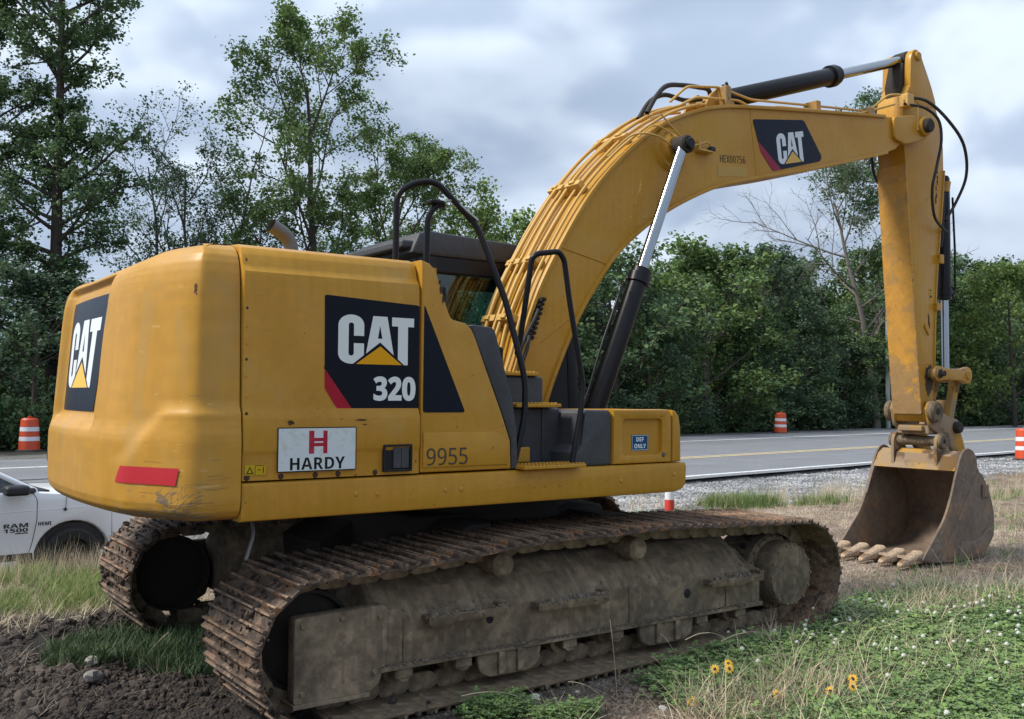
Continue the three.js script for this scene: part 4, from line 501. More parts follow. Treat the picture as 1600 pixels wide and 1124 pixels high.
{
  const nS = 52, pitch = path.tot / nS, h = pitch / 2;
  const prof = [[-h - 0.004, -0.012], [-h - 0.004, 0.002], [-h + 0.008, 0.027], [-h + 0.018, 0.027], [-h + 0.028, 0.002], [-0.014, 0.001], [-0.007, 0.024], [0.006, 0.024], [0.014, 0.001], [h - 0.034, 0.002], [h - 0.024, 0.026], [h - 0.013, 0.026], [h - 0.004, 0.004], [h + 0.012, -0.006], [h + 0.012, -0.016], [h - 0.01, -0.012]];
  const shoeG = [0, 1, 2].map(v => { const R = rng(v + 90), g = ext(prof, -0.40, 0.40, 0.0025, 0.5); const p = g.attributes.position; for (let i = 0; i < p.count; i++) if (p.getY(i) > 0.015) p.setY(i, p.getY(i) - 0.004 * hash3(Math.round(p.getZ(i) * 10), v, 3)); const bolts = []; for (const z of [-0.10, 0.10]) for (const x of [-h * 0.45, h * 0.42]) bolts.push(box(x - 0.011, x + 0.011, 0.0, 0.011, z - 0.011, z + 0.011, 0.004)); const all = join([g, ...bolts]), q = all.attributes.position, col = new Float32Array(q.count * 3); for (let i = 0; i < q.count; i++) { const t = q.getY(i) > 0.014 ? 1 : q.getY(i) < -0.008 ? 0.9 : 0.52; col[i * 3] = t; col[i * 3 + 1] = t * (t > 0.95 ? 0.97 : 0.95); col[i * 3 + 2] = t * (t > 0.95 ? 0.93 : 0.9); } all.setAttribute('color', new THREE.BufferAttribute(col, 3)); return all; });
  const linkG = join([-0.085, 0.085].map(z => [ext(rounded([[-h * 1.05, -0.105], [-h * 0.75, -0.115], [h * 0.6, -0.115], [h * 1.1, -0.085], [h * 1.1, -0.035], [h * 0.7, -0.013], [-h * 0.9, -0.013]], 0.02), z - 0.022, z + 0.022, 0.005), turned([[0.018, 0.03], [0.034, 0.03], [0.034, 0]], [-h * 0.62, -0.06, z + 0.015], [-h * 0.62, -0.06, 9], 14), turned([[0.018, 0.026], [0.030, 0.026], [0.030, 0]], [h * 0.62, -0.06, z + 0.015], [h * 0.62, -0.06, 9], 14)]).flat());
  const clodG = [0, 1, 2].map(s => { const g = new THREE.IcosahedronGeometry(1, 1), p = g.attributes.position; for (let i = 0; i < p.count; i++) { const q = 0.62 + 0.75 * noise3(p.getX(i) * 1.7 + s * 9, p.getY(i) * 1.7, p.getZ(i) * 1.7); p.setXYZ(i, p.getX(i) * q, p.getY(i) * q, p.getZ(i) * q); } g.computeVertexNormals(); return g; });
  globalThis.clodG = clodG;
  for (const s of [1, -1]) {
    const tr = group('crawler_track', E, s > 0 ? 'near crawler track caked with mud' : 'far crawler track caked with mud'), R = rng(s + 5);
    const mats = [[], [], []];
    for (let i = 0; i < nS; i++) {
      const c = path.at(i * pitch), a = path.at(i * pitch - 0.05), b = path.at(i * pitch + 0.05), l = Math.hypot(b[0] - a[0], b[1] - a[1]), T = V((b[0] - a[0]) / l, (b[1] - a[1]) / l, 0), N = V(T.y, -T.x, 0), Z = T.clone().cross(N);
      const top = c[1] > 0.6, rear = c[0] < -1.2;
      const m = mesh('track_shoe', shoeG[i % 3], !top && c[1] < 0.1 && Math.abs(c[0]) < 1.9 ? M.shoeDust : M.shoe[top && !rear ? (R() < 0.65 ? 2 : 1) : rear ? (R() < 0.25 ? 2 : 0) : (R() * 4) | 0], tr); m.applyMatrix4(new THREE.Matrix4().makeBasis(T, N, Z).setPosition(c[0], c[1], GZ * s + (R() - 0.5) * 0.006));
      const k = mesh('track_link', linkG, M.frame, tr); k.applyMatrix4(new THREE.Matrix4().makeBasis(T, N, Z).setPosition(c[0], c[1], GZ * s));
      const n = rear ? (top ? 34 : 60) : top ? (c[0] < -0.6 ? 7 : 0) : 3;
      for (let q = 0; q < n; q++) { const e = rear && R() < 0.2; const u = (R() - 0.5) * pitch, w = e ? (R() < 0.5 ? -1 : 1) * (0.36 + 0.05 * R()) : (R() - 0.5) * 0.78, sz = (rear ? 0.005 + 0.026 * R() * R() * R() : 0.004 + 0.016 * R() * R() * R()), o = R() < 0.85 ? 0.004 + 0.004 * R() : -0.02; const P = V(c[0], c[1], GZ * s).addScaledVector(T, u).addScaledVector(N, o).addScaledVector(Z, w); mats[(R() * 3) | 0].push(new THREE.Matrix4().compose(P, new THREE.Quaternion().setFromEuler(new THREE.Euler(R() * 6, R() * 6, R() * 6)), V(sz * (0.8 + R()), sz * (0.5 + 0.6 * R()), sz * (0.8 + R())))); }
    }
    mats.forEach((list, v) => { const im = new THREE.InstancedMesh(clodG[v], M.mud, list.length); list.forEach((x, i) => im.setMatrixAt(i, x)); im.name = 'mud'; im.userData.kind = 'stuff'; im.castShadow = im.receiveShadow = true; tr.add(im); });
    // frame of the track
    const z = q => s > 0 ? GZ + q : -GZ + q, o = s;   // o: towards the outside
    const sec = [[0.26, 0.25], [0.26, 0.49], [0.235, 0.52], [0.13, 0.625], [0.02, 0.70], [-0.13, 0.715], [-0.22, 0.62], [-0.25, 0.5], [-0.25, 0.25]].map(([a, y]) => [z(a * o), y]);
    const fr = mesh('track_frame', [extX(s > 0 ? sec : sec.slice().reverse(), -1.52, 1.42, 0.012), extX((s > 0 ? sec : sec.slice().reverse()).map(([a, y]) => [lerp(z(0), a, 0.97), y > 0.6 ? y - 0.10 : y > 0.5 ? y - 0.03 : y]), 1.40, 1.575, 0.02)], M.frame, E, s > 0 ? 'near dusty track frame' : 'far dusty track frame');
    const zz = (a, b) => [Math.min(z(a * o), z(b * o)), Math.max(z(a * o), z(b * o))];
    mesh('flange', box(-1.5, 1.565, 0.228, 0.256, ...zz(-0.27, 0.283), 0.006), M.frame, fr);
    mesh('idler_cover', [ext(rounded([[-1.985, 0.14], [-1.60, 0.12], [-1.50, 0.17], [-1.455, 0.30], [-1.45, 0.565], [-1.48, 0.59], [-1.985, 0.575]], 0.02), ...zz(0.19, 0.275), 0.01), box(-1.99, -1.56, 0.118, 0.142, ...zz(0.12, 0.285), 0.005)], M.frame, fr, 'flat idler cover plate');
    const jag = (x0, x1, y) => { const p = [[x0, y + 0.035], [x1 - 0.03, y + 0.035], [x1, y + 0.06], [x1, y]]; const n = 9; for (let i = n; i >= 0; i--) p.push([lerp(x0, x1, i / n), y - 0.008 - 0.022 * R() * (i > 0 && i < n ? 1 : 0.2)]); return p; };
    for (const [x0, x1, y] of [[-1.235, -0.72, 0.468], [-0.49, 0.06, 0.452], [0.98, 1.505, 0.435]]) { mesh('foot_step', [ext(jag(x0, x1, y), ...zz(0.325, 0.345), 0.004), box(x0, x0 + 0.035, y, y + 0.035, ...zz(0.25, 0.34), 0.006), box(x1 - 0.035, x1, y, y + 0.055, ...zz(0.25, 0.34), 0.006)], M.dustSteel, fr, 'muddy foot step bar'); }
    each('frame_hole', [turned([[0, 0.004], [0.028, 0.004], [0.034, 0]], [0.827, 0.39, z(0.259 * o)], [0.827, 0.39, z(0.259 * o) + o]), turned([[0, 0.004], [0.022, 0.004], [0.026, 0]], [-0.78, 0.42, z(0.259 * o)], [-0.78, 0.42, z(0.259 * o) + o])], M.dark, fr);
    for (const [x0, x1] of [[-1.62, -1.30], [-0.87, -0.405], [0.385, 0.885]].slice(1)) mesh('roller_guard', [ext(rounded([[x0, 0.235], [x0 + 0.02, 0.125], [x0 + 0.09, 0.088], [x1 - 0.09, 0.088], [x1 - 0.02, 0.125], [x1, 0.235]], 0.03), ...zz(0.225, 0.262), 0.008), box(x0 + 0.14, x0 + 0.19, 0.10, 0.23, ...zz(0.25, 0.285), 0.01), box(x1 - 0.19, x1 - 0.14, 0.10, 0.23, ...zz(0.25, 0.285), 0.01)], M.frame, fr, 'roller guard plate');
    for (let i = 0; i < 8; i++) { const x = -1.34 + i * 0.385; mesh('roller', [turned([[0, 0.52], [0.05, 0.52], [0.055, 0.50], [0.055, 0.44], [0.085, 0.43], [0.085, 0.33], [0.070, 0.32], [0.070, 0.20], [0.085, 0.19], [0.085, 0.09], [0.055, 0.08], [0.055, 0.02], [0, 0]], [x, 0.205, z(-0.26)], [x, 0.205, 9], 20), box(x - 0.055, x + 0.055, 0.17, 0.24, z(-0.265), z(0.265), 0.012)], M.frame, fr); }
    for (const x of [-0.66, 0.415]) mesh('carrier_roller', [turned([[0, 0.30], [0.055, 0.30], [0.075, 0.28], [0.075, 0.17], [0.06, 0.16], [0.06, 0.02], [0.075, 0], [0, 0]], [x, 0.715, z((s > 0 ? -0.06 : -0.24))], [x, 0.715, 9], 22), box(x - 0.05, x + 0.05, 0.60, 0.68, z(-0.06), z(0.05), 0.01)], M.frame, fr);
    { const lists = [[], [], []]; for (let q = 0; q < 2600; q++) { const x = lerp(-1.5, 1.4, R()), t = R(), slope = R() < 0.8, zo = slope ? lerp(0.235, -0.05, t) : 0.27 + 0.02 * R(), y = slope ? 0.52 + (0.235 - zo) * 0.68 : 0.258, sz = 0.003 + 0.012 * R() * R() * R(); if (zo < -0.05 || (slope && noise3(x * 3, 2, zo * 8 + s) < 0.38)) continue; lists[(R() * 3) | 0].push(new THREE.Matrix4().compose(V(x, Math.min(y, 0.70), z(zo * o)), new THREE.Quaternion().setFromEuler(new THREE.Euler(R() * 6, R() * 6, R() * 6)), V(sz * 1.4, sz * 0.7, sz * 1.2))); }
      for (const [x0, x1, y] of [[-1.235, -0.72, 0.468], [-0.49, 0.06, 0.452], [0.98, 1.505, 0.435]]) for (let q = 0; q < 90; q++) { const sz = 0.006 + 0.016 * R() * R(); lists[(R() * 3) | 0].push(new THREE.Matrix4().compose(V(lerp(x0, x1, R()), y + 0.012 + 0.03 * R(), z((0.30 + 0.045 * R()) * o)), new THREE.Quaternion().setFromEuler(new THREE.Euler(R() * 6, R() * 6, R() * 6)), V(sz * 1.3, sz * 0.8, sz))); }
      lists.forEach((l, v) => { const im = new THREE.InstancedMesh(clodG[v], M.crumb, l.length); l.forEach((m, i) => im.setMatrixAt(i, m)); im.name = 'dried_mud'; im.userData.kind = 'stuff'; im.castShadow = im.receiveShadow = true; fr.add(im); });
      const bg = turned([[0, 0.012], [0.013, 0.012], [0.016, 0]], [0, 0, 0], [0, 0, o], 6); for (const [x, y] of [[-1.94, 0.53], [-1.94, 0.19], [-1.50, 0.53], [-1.53, 0.24], [-1.72, 0.545]]) { const b = mesh('bolt', bg, M.frame, fr); b.position.set(x, y, z(0.274 * o)); }
      each('weld_seam', [pipe([[-1.35, 0.27, z(0.262 * o)], [-1.35, 0.49, z(0.262 * o)]], 0.006, 0.01, 6), pipe([[0.30, 0.27, z(0.262 * o)], [0.30, 0.49, z(0.262 * o)]], 0.006, 0.01, 6), pipe([[1.2, 0.27, z(0.262 * o)], [1.2, 0.49, z(0.262 * o)]], 0.006, 0.01, 6)], M.frame, fr); }
    // idler and sprocket with final drive
    const id = mesh('idler_wheel', [turned([[0, 0.16], [0.16, 0.15], [0.24, 0.12], [0.25, 0.16], [0.27, 0.16], [0.272, 0.05], [0.25, 0], [0, 0]], [-1.83, 0.403, z(-0.08)], [-1.83, 0.403, 9], 36)], M.grease, E);
    const face = (r, d) => [r, d];
    const fd = mesh('final_drive', [turned([[0.12, -0.30], [0.26, -0.25], [0.275, -0.05], [0.275, 0.08], [0.258, 0.10], [0.235, 0.105], [0.232, 0.245], [0.218, 0.265], [0.14, 0.272], [0, 0.274]], [1.90, 0.410, z(0)], [1.90, 0.410, z(0) + o], 44)], M.frame, E, 'round dusty final drive hub');
    const bg = turned([[0, 0.010], [0.011, 0.010], [0.013, 0]], [0, 0, 0], [0, 0, o], 8); for (let i = 0; i < 14; i++) { const a = i / 14 * 6.283, b = mesh('bolt', bg, M.frame, fd); b.position.set(1.90 + Math.cos(a) * 0.215, 0.410 + Math.sin(a) * 0.215, z(0.264 * o)); }
    for (let i = 0; i < 20; i++) { const a = i / 20 * 6.283, b = mesh('bolt', bg, M.frame, fd); b.scale.setScalar(1.25); b.position.set(1.90 + Math.cos(a) * 0.255, 0.410 + Math.sin(a) * 0.255, z(0.098 * o)); }
    { const p = []; for (let i = 0; i < 21; i++) { const a = i / 21 * 6.283; for (const [d, r] of [[-0.10, 0.255], [-0.05, 0.30], [0.05, 0.30], [0.10, 0.255]]) p.push([1.90 + Math.cos(a + d) * r, 0.41 + Math.sin(a + d) * r]); } mesh('sprocket', ext(p, z(-0.03), z(0.03), 0.006), M.grease, E); }
    each('frame_leg', [ext([[-1.05, 0.36], [-0.72, 0.36], [-0.45, 0.62], [-0.45, 0.90], [-0.62, 0.90], [-1.05, 0.66]], s > 0 ? 0.30 : -0.98, s > 0 ? 0.98 : -0.30, 0.02), ext([[1.05, 0.36], [0.72, 0.36], [0.45, 0.62], [0.45, 0.90], [0.62, 0.90], [1.05, 0.66]].reverse(), s > 0 ? 0.30 : -0.98, s > 0 ? 0.98 : -0.30, 0.02)], M.grease, E);
  }
  mesh('car_body', [box(-0.80, 0.80, 0.46, 0.92, -0.62, 0.62, 0.04), cyl([0, 0.86, 0], [0, 0.945, 0], 0.74, 0.70, 40)], M.grease, E, 'dark centre frame under the house');
}
// ---------------------------------------------------------------- the lie of the land
const RO = [11.37, -8.9], RD = [Math.cos(0.10), -Math.sin(0.10)], RN = [-Math.sin(0.10), -Math.cos(0.10)];
const roadS = (x, z) => (x - RO[0]) * RD[0] + (z - RO[1]) * RD[1], roadLat = (x, z) => (x - RO[0]) * RN[0] + (z - RO[1]) * RN[1];
const roadXZ = (s, l) => [RO[0] + RD[0] * s + RN[0] * l, RO[1] + RD[1] * s + RN[1] * l];
const edgeLat = s => -0.42 + 6.2 * smooth(-5, -10, s);
const gn = (x, z, f, o = 4) => fbm3(x * f + 40, 7.3, z * f + 90, o) - 0.5;
const blob = (x, z, cx, cz, rx, rz) => { const d = Math.hypot((x - cx) / rx, (z - cz) / rz); return smooth(1, 0.45, d); };
function mudMask(x, z) { const n = gn(x, z, 1.6, 3) * 0.9; const a = smooth(-1.35, -1.75, x + n * 0.4) * smooth(-2.55, -1.95, z + n * 0.5) * smooth(3.2, 2.4, z) * smooth(-7, -5.4, x); const under = smooth(2.2, 1.6, x + n * 0.3) * smooth(-1.75, -1.5, z) * smooth(1.70, 1.56, z + n * 0.12); return clamp(Math.max(a, under)); }
function grassPatch(x, z) { return Math.max(blob(x, z, -2.30, -0.72, 0.52, 0.42), blob(x, z, -1.92, -0.30, 0.42, 0.55) * 0.9) ; }
function height(x, z) {
  const l = roadLat(x, z), s = roadS(x, z), e = edgeLat(s);
  let y = 0.025 * gn(x, z, 0.35, 3) * 2;
  const toRoad = smooth(e - 5, e - 0.2, l); y = lerp(y, -0.10 + 0.012 * e, toRoad);
  if (l > e) y = -0.05 + 0.012 * Math.min(l, 11.5) - (l > 11.5 ? 0.012 * Math.min(l - 11.5, 12) - 0.02 : 0);
  const m = mudMask(x, z) * (Math.abs(x) < 1.7 ? 0.5 : 1);
  if (m > 0) { const n1 = gn(x, z, 2.4, 4), n2 = gn(x, z, 9, 3), n3 = Math.abs(gn(x, z, 5, 2)); y += m * (0.17 * n1 + 0.09 * n2 + 0.10 * n3 - 0.03) * (x < -1.9 || Math.abs(z) < 0.7 ? 1 : 0.35); y += 0.10 * blob(x, z, -2.15, -1.35, 0.55, 0.25) * (0.7 + n2 * 2) + 0.13 * blob(x, z, -1.55, -0.15, 0.5, 0.5) * (0.7 + n2 * 1.6); }
  y += 0.015 * gn(x, z, 3, 3);
  const dip = smooth(-4.1, -6.6, z) * smooth(-13.0, -11.9, z) * smooth(2.3, 0.9, x); y -= 1.07 * dip;
  // the tracks press the soil flat, the bucket rests on it
  const tk = smooth(2.15, 1.9, Math.abs(x)) * Math.max(smooth(0.46, 0.40, Math.abs(z - 1.185)), smooth(0.46, 0.40, Math.abs(z + 1.185))); y = lerp(y, -0.006, tk);
  y = lerp(y, 0.01, blob(x, z, 5.75, 0, 1.5, 1.0));
  return y;
}
const gravelMask = (x, z) => { const s = roadS(x, z), l = roadLat(x, z), n = gn(x, z, 0.5, 3); return smooth(edgeLat(s) - 4.0 + n * 2.2, edgeLat(s) - 2.9 + n * 1.6, l); };
function cloverMask(x, z) { const n = gn(x, z, 1.1, 3); const a = smooth(1.50, 1.72, z - 0.10 * Math.max(0, 2 - x) + n * 0.25) * smooth(-0.15, 0.35, x + n * 0.5) * smooth(5.4, 4.2, x + n) * smooth(0.0, 0.14, 0.55 * (z - 0.9) - 0.14 * (x - 2.2) + 0.25 + n * 0.5); const b = smooth(0.9, 1.5, z + n * 0.5) * smooth(2.1, 2.5, x) * smooth(4.6, 3.6, x + n); return clamp(Math.max(a, b * 0.8)); }
const strawMask = (x, z) => { const n = gn(x, z, 1.4, 3); return clamp(Math.max(blob(x, z, 0.55, 2.55, 1.0, 0.40) * 0.9, blob(x, z, 3.9, 1.75, 1.5, 0.5) * (0.6 + n)) * 1.2); };
const dirtPatch = (x, z) => Math.max(blob(x, z, -0.25, 1.92, 0.55, 0.34), blob(x, z, 0.15, 1.75, 0.35, 0.16) * 0.8);
const leftGrass = (x, z) => { const n = gn(x, z, 1.3, 3); return smooth(-2.0, -2.35, z + n * 0.5) * smooth(-1.25, -1.8, x + 0.25 * z + 0.8 + n * 0.4); };

// ---------------------------------------------------------------- ground: one sheet, fine near the machine, out to the horizon
{
  const N = 520, warp = (t, a, c) => { const u = t * 2 - 1; return c + a * Math.sinh(u * 6.2) / Math.sinh(6.2) * 0.985 + u * a * 0.015; };
  const xs = [], zs = []; for (let i = 0; i <= N; i++) { xs.push(warp(i / N, 420, 0.6)); zs.push(warp(i / N, 420, 0.2)); }
  const pos = new Float32Array((N + 1) ** 2 * 3), col = new Float32Array((N + 1) ** 2 * 3), uv = new Float32Array((N + 1) ** 2 * 2), idx = [];
  const mix3 = (a, b, t) => { a[0] += (b[0] - a[0]) * t; a[1] += (b[1] - a[1]) * t; a[2] += (b[2] - a[2]) * t; };
  for (let j = 0; j <= N; j++) for (let i = 0; i <= N; i++) {
    const k = j * (N + 1) + i, x = xs[i], z = zs[j], near = Math.abs(x) < 45 && Math.abs(z) < 45, l = roadLat(x, z);
    pos[k * 3] = x; pos[k * 3 + 1] = near ? height(x, z) : (l > 11 ? -0.2 : -0.05); pos[k * 3 + 2] = z; uv[k * 2] = x; uv[k * 2 + 1] = z;
    let c = [0.40, 0.295, 0.215];
    if (near) {
      const n1 = gn(x, z, 1.2, 3), n2 = gn(x, z, 7, 3); mix3(c, [0.56, 0.44, 0.335], smooth(-0.1, 0.2, n1)); mix3(c, [0.25, 0.17, 0.12], smooth(0.05, 0.22, n2) * 0.6);
      mix3(c, [0.085, 0.075, 0.035], Math.max(cloverMask(x, z), leftGrass(x, z)) * 0.85);
      mix3(c, [0.125, 0.078, 0.055], dirtPatch(x, z)); mix3(c, [0.22, 0.17, 0.10], strawMask(x, z) * 0.6);
      const m = mudMask(x, z); const dry = smooth(0.04, 0.2, n2) * 0.75; const mc = [0.034, 0.026, 0.022]; mix3(mc, [0.12, 0.095, 0.078], dry); mix3(c, mc, m); mix3(c, [0.05, 0.05, 0.025], grassPatch(x, z) * 0.6);
      mix3(c, [0.20, 0.165, 0.125], smooth(2.0, 1.7, Math.abs(x)) * smooth(1.35, 1.5, z) * smooth(1.85, 1.65, z) * 0.8);
      const g = gravelMask(x, z); mix3(c, [0.30 + n2 * 0.24, 0.305 + n2 * 0.24, 0.31 + n2 * 0.24], g);
      if (l > 13.8) mix3(c, [0.045, 0.042, 0.022], smooth(13.6, 15.2, l + n1 * 3)); else if (l > 11) c = [0.30 + n2 * 0.15, 0.29 + n2 * 0.15, 0.275 + n2 * 0.15];
    } else if (l > 14) c = [0.045, 0.042, 0.022];
    col[k * 3] = c[0]; col[k * 3 + 1] = c[1]; col[k * 3 + 2] = c[2];
  }
  for (let j = 0; j < N; j++) for (let i = 0; i < N; i++) { const a = j * (N + 1) + i, b = a + 1, c = a + N + 1, d = c + 1; idx.push(a, c, b, b, c, d); }
  const g = new THREE.BufferGeometry(); g.setAttribute('position', new THREE.BufferAttribute(pos, 3)); g.setAttribute('color', new THREE.BufferAttribute(col, 3)); g.setAttribute('uv', new THREE.BufferAttribute(uv, 2)); g.setIndex(idx); g.computeVertexNormals();
  const grain = tex(1024, (u, v) => { const a = tfbm(u, v, 24, 901, 5), b = tnoise(u * 256, v * 256, 256, 911), c = tnoise(u * 110, v * 110, 110, 917); const k = 0.70 + (a - 0.5) * 0.5 + (b - 0.5) * 0.42 + (c > 0.78 ? 0.18 : 0); return [k, k * (0.99 + (c - 0.5) * 0.04), k * (0.97 + (c - 0.5) * 0.05)]; }, true, 0.55);
  const bump = tex(1024, (u, v) => g1(tfbm(u, v, 20, 951, 5) * 0.55 + 0.45 * tnoise(u * 150, v * 150, 150, 957)), false, 0.55);
  structure('ground', g, new THREE.MeshStandardMaterial({ vertexColors: true, map: grain, bumpMap: bump, bumpScale: 0.045, roughness: 1 }));
}
// ---------------------------------------------------------------- road
{
  const strip = (s0, s1, ns, lats, lift) => { const pos = [], uv = [], idx = [], w = lats.length; for (let i = 0; i <= ns; i++) { const s = lerp(s0, s1, i / ns); lats.forEach(f => { const l = typeof f === 'function' ? f(s) : f, [x, z] = roadXZ(s, l); pos.push(x, 0.012 * l + lift, z); uv.push(s, l); }); } for (let i = 0; i < ns; i++) for (let j = 0; j < w - 1; j++) { const a = i * w + j; idx.push(a, a + w, a + 1, a + 1, a + w, a + w + 1); } const g = new THREE.BufferGeometry(); g.setAttribute('position', new THREE.Float32BufferAttribute(pos, 3)); g.setAttribute('uv', new THREE.Float32BufferAttribute(uv, 2)); g.setIndex(idx); g.computeVertexNormals(); return g; };
  const asph = tex(1024, (u, v) => { const a = tfbm(u, v, 5, 1001, 4), b = tnoise(u * 300, v * 300, 300, 1011), st = tnoise(u * 3, v * 22, 22, 1021); const k = 0.455 + (a - 0.5) * 0.05 + (b - 0.5) * 0.10 + (st - 0.5) * 0.045; return [k, k * 1.01, k * 1.035]; }, true, 0.22);
  const am = new THREE.MeshStandardMaterial({ map: asph, roughness: 0.72 });
  const edgeN = s => edgeLat(s) + 0.02 * Math.sin(s * 3.1) + 0.015 * Math.sin(s * 7.7);
  const road = structure('road', join([strip(-75, 190, 220, [edgeN, s => edgeLat(s) + 0.7, 6.3, 8, 11.55], 0), strip(-75, 190, 220, [s => edgeN(s) - 0.012, edgeN], -0.001).translate(0, -0.001, 0), strip(-75, 190, 220, [s => edgeN(s) - 0.06, s => edgeN(s) - 0.012], -0.09)]), am);
  const paint = (r, g, b) => new THREE.MeshStandardMaterial({ color: lin(r, g, b), roughness: 0.7, map: tex(256, (u, v) => { const k = 0.94 - 0.18 * smooth(0.55, 0.8, tfbm(u, v, 20, 1101, 3)); return [k, k, k]; }, true, 0.7) });
  const white = paint(0.80, 0.80, 0.79), yel = paint(0.74, 0.58, 0.30);
  const line = (l, w, m, s0 = -75, s1 = 190) => { const a = structure('road_line', strip(s0, s1, 180, [l - w / 2, l + w / 2], 0.004), m); return a; };
  line(0, 0.16, white, -2, 190); line(9.2, 0.18, white); line(3.56, 0.13, yel, -4, 190); line(3.84, 0.13, yel, -4, 190);
}
// ---------------------------------------------------------------- trees
function growTree(o) {
  const R = rng(o.seed), wp = [], wn = [], wi = [], lp = [], ln = [], lc = [], li = [], tips = [];
  const gauss = () => (R() + R() + R() - 1.5) * 1.15;
  function tube(P, r0, r1, sides) {
    const base = wp.length / 3; let u = V(0.3, 0.1, 1);
    P.forEach((p, i) => { const t = P[Math.min(P.length - 1, i + 1)].clone().sub(P[Math.max(0, i - 1)]).normalize(); const a = u.clone().cross(t).normalize(), b = t.clone().cross(a), r = lerp(r0, r1, i / (P.length - 1)); for (let k = 0; k < sides; k++) { const q = k / sides * 6.2832, n = a.clone().multiplyScalar(Math.cos(q)).addScaledVector(b, Math.sin(q)); wp.push(p.x + n.x * r, p.y + n.y * r, p.z + n.z * r); wn.push(n.x, n.y, n.z); } });
    for (let i = 0; i < P.length - 1; i++) for (let k = 0; k < sides; k++) { const a = base + i * sides + k, b = base + i * sides + (k + 1) % sides; wi.push(a, b, a + sides, b, b + sides, a + sides); }
  }
  function grow(p, d, len, r, lvl) {
    const n = lvl === 0 ? 10 : lvl === 1 ? 6 : 4, P = [p.clone()], q = p.clone(), dir = d.clone();
    for (let i = 0; i < n; i++) { const w = o.wob[Math.min(lvl, o.wob.length - 1)]; dir.x += gauss() * w; dir.z += gauss() * w; dir.y += gauss() * w * 0.6 + o.up[Math.min(lvl, o.up.length - 1)]; dir.normalize(); q.addScaledVector(dir, len / n); P.push(q.clone()); }
    tube(P, r, lvl === 0 ? r * (o.tip ?? 0.2) : r * 0.25, lvl === 0 ? 8 : lvl === 1 ? 6 : lvl === 2 ? 4 : 3);
    if (lvl >= o.leafLvl) for (let i = 1; i < P.length; i++) if (i > P.length * 0.25) tips.push(P[i]);
    if (lvl < o.levels) {
      const K = o.kids[lvl], t0 = o.t0[lvl], turn = R() * 6.28;
      for (let k = 0; k < K; k++) {
        const t = lerp(t0, 1, (k + R() * 0.8) / K), f = Math.min(t, 0.999) * n, i = Math.floor(f), pt = P[i].clone().lerp(P[i + 1], f - i), ax = P[i + 1].clone().sub(P[i]).normalize();
        const side = V(0.2, 0.3, 1).cross(ax).normalize().applyAxisAngle(ax, turn + k * 2.4 + gauss() * 0.4), a = lerp(o.ang[lvl][0], o.ang[lvl][1], t) + gauss() * 0.12, nd = ax.clone().multiplyScalar(Math.cos(a)).addScaledVector(side, Math.sin(a));
        const L = lvl === 0 ? o.h * o.crown(t) * (0.75 + 0.5 * R()) : len * o.ratio * (0.7 + 0.6 * R()) * (1.15 - 0.5 * t);
        if (L > 0.12) grow(pt, nd, L, Math.max(0.008, r * (lvl === 0 ? 0.38 * (1.1 - 0.6 * t) : 0.45)), lvl + 1);
      }
    }
  }
  const stems = o.stems ?? 1; for (let s = 0; s < stems; s++) { const a = s * 2.4 + R(), k = stems > 1 ? 0.16 + 0.10 * R() : 0; grow(V(Math.cos(a) * 0.12 * (stems - 1), -0.2, Math.sin(a) * 0.12 * (stems - 1)), V(Math.cos(a) * k, 1, Math.sin(a) * k).normalize(), o.h * (o.trunk ?? 0.92) * (stems > 1 ? 0.8 + 0.25 * R() : 1), o.r, 0); }
  const N = o.leaves, bare = o.bare ?? (() => 1);
  if (tips.length) for (let k = 0, guard = 0; k < N && guard < N * 4; guard++) {
    const c = tips[(R() * tips.length) | 0]; if (R() > bare(c)) continue; k++;
    const rr = o.clump * (0.35 + 0.65 * hash3(Math.round(c.x * 3), Math.round(c.y * 3), Math.round(c.z * 3))), x = c.x + gauss() * rr, y = c.y + gauss() * rr * 0.75, z = c.z + gauss() * rr, s = o.leaf * (0.55 + 0.9 * R());
    const a = V(gauss(), gauss() * 0.7 - (o.droop ?? 0.3), gauss()).normalize(), n = V(gauss() * 0.8, 0.6 + R(), gauss() * 0.8).normalize(), b = a.clone().cross(n).normalize(), nn = b.clone().cross(a).normalize(); const w = (o.narrow ?? 0.42), f = 0.10;
    const i0 = lp.length / 3, V4 = [[0, 0, 0], [0.42, w, f], [1, 0, -0.06], [0.42, -w, f]]; for (const [p, q, h] of V4) { lp.push(x + s * (a.x * p + b.x * q + nn.x * h), y + s * (a.y * p + b.y * q + nn.y * h), z + s * (a.z * p + b.z * q + nn.z * h)); ln.push(nn.x, nn.y, nn.z); }
    const t = 0.72 + 0.56 * R(), hu = R(); for (let q = 0; q < 4; q++) lc.push(t * (0.88 + 0.3 * hu), t, t * (0.8 + 0.3 * (1 - hu))); li.push(i0, i0 + 1, i0 + 2, i0, i0 + 2, i0 + 3);
  }
  const mk = (p, n, i, c) => { const g = new THREE.BufferGeometry(); g.setAttribute('position', new THREE.Float32BufferAttribute(p, 3)); g.setAttribute('normal', new THREE.Float32BufferAttribute(n, 3)); if (c) g.setAttribute('color', new THREE.Float32BufferAttribute(c, 3)); g.setIndex(i); return g; };
  return { wood: mk(wp, wn, wi), leaf: mk(lp, ln, li, lc) };
}
const leafMat = (r, g, b) => new THREE.MeshPhysicalMaterial({ color: lin(r, g, b), vertexColors: true, roughness: 0.8, specularIntensity: 0.35, transmission: 0.4, thickness: 0, side: THREE.DoubleSide });
const bark = new THREE.MeshStandardMaterial({ color: lin(0.075, 0.062, 0.052), roughness: 1 }), barkPale = new THREE.MeshStandardMaterial({ color: lin(0.17, 0.15, 0.13), roughness: 1 });
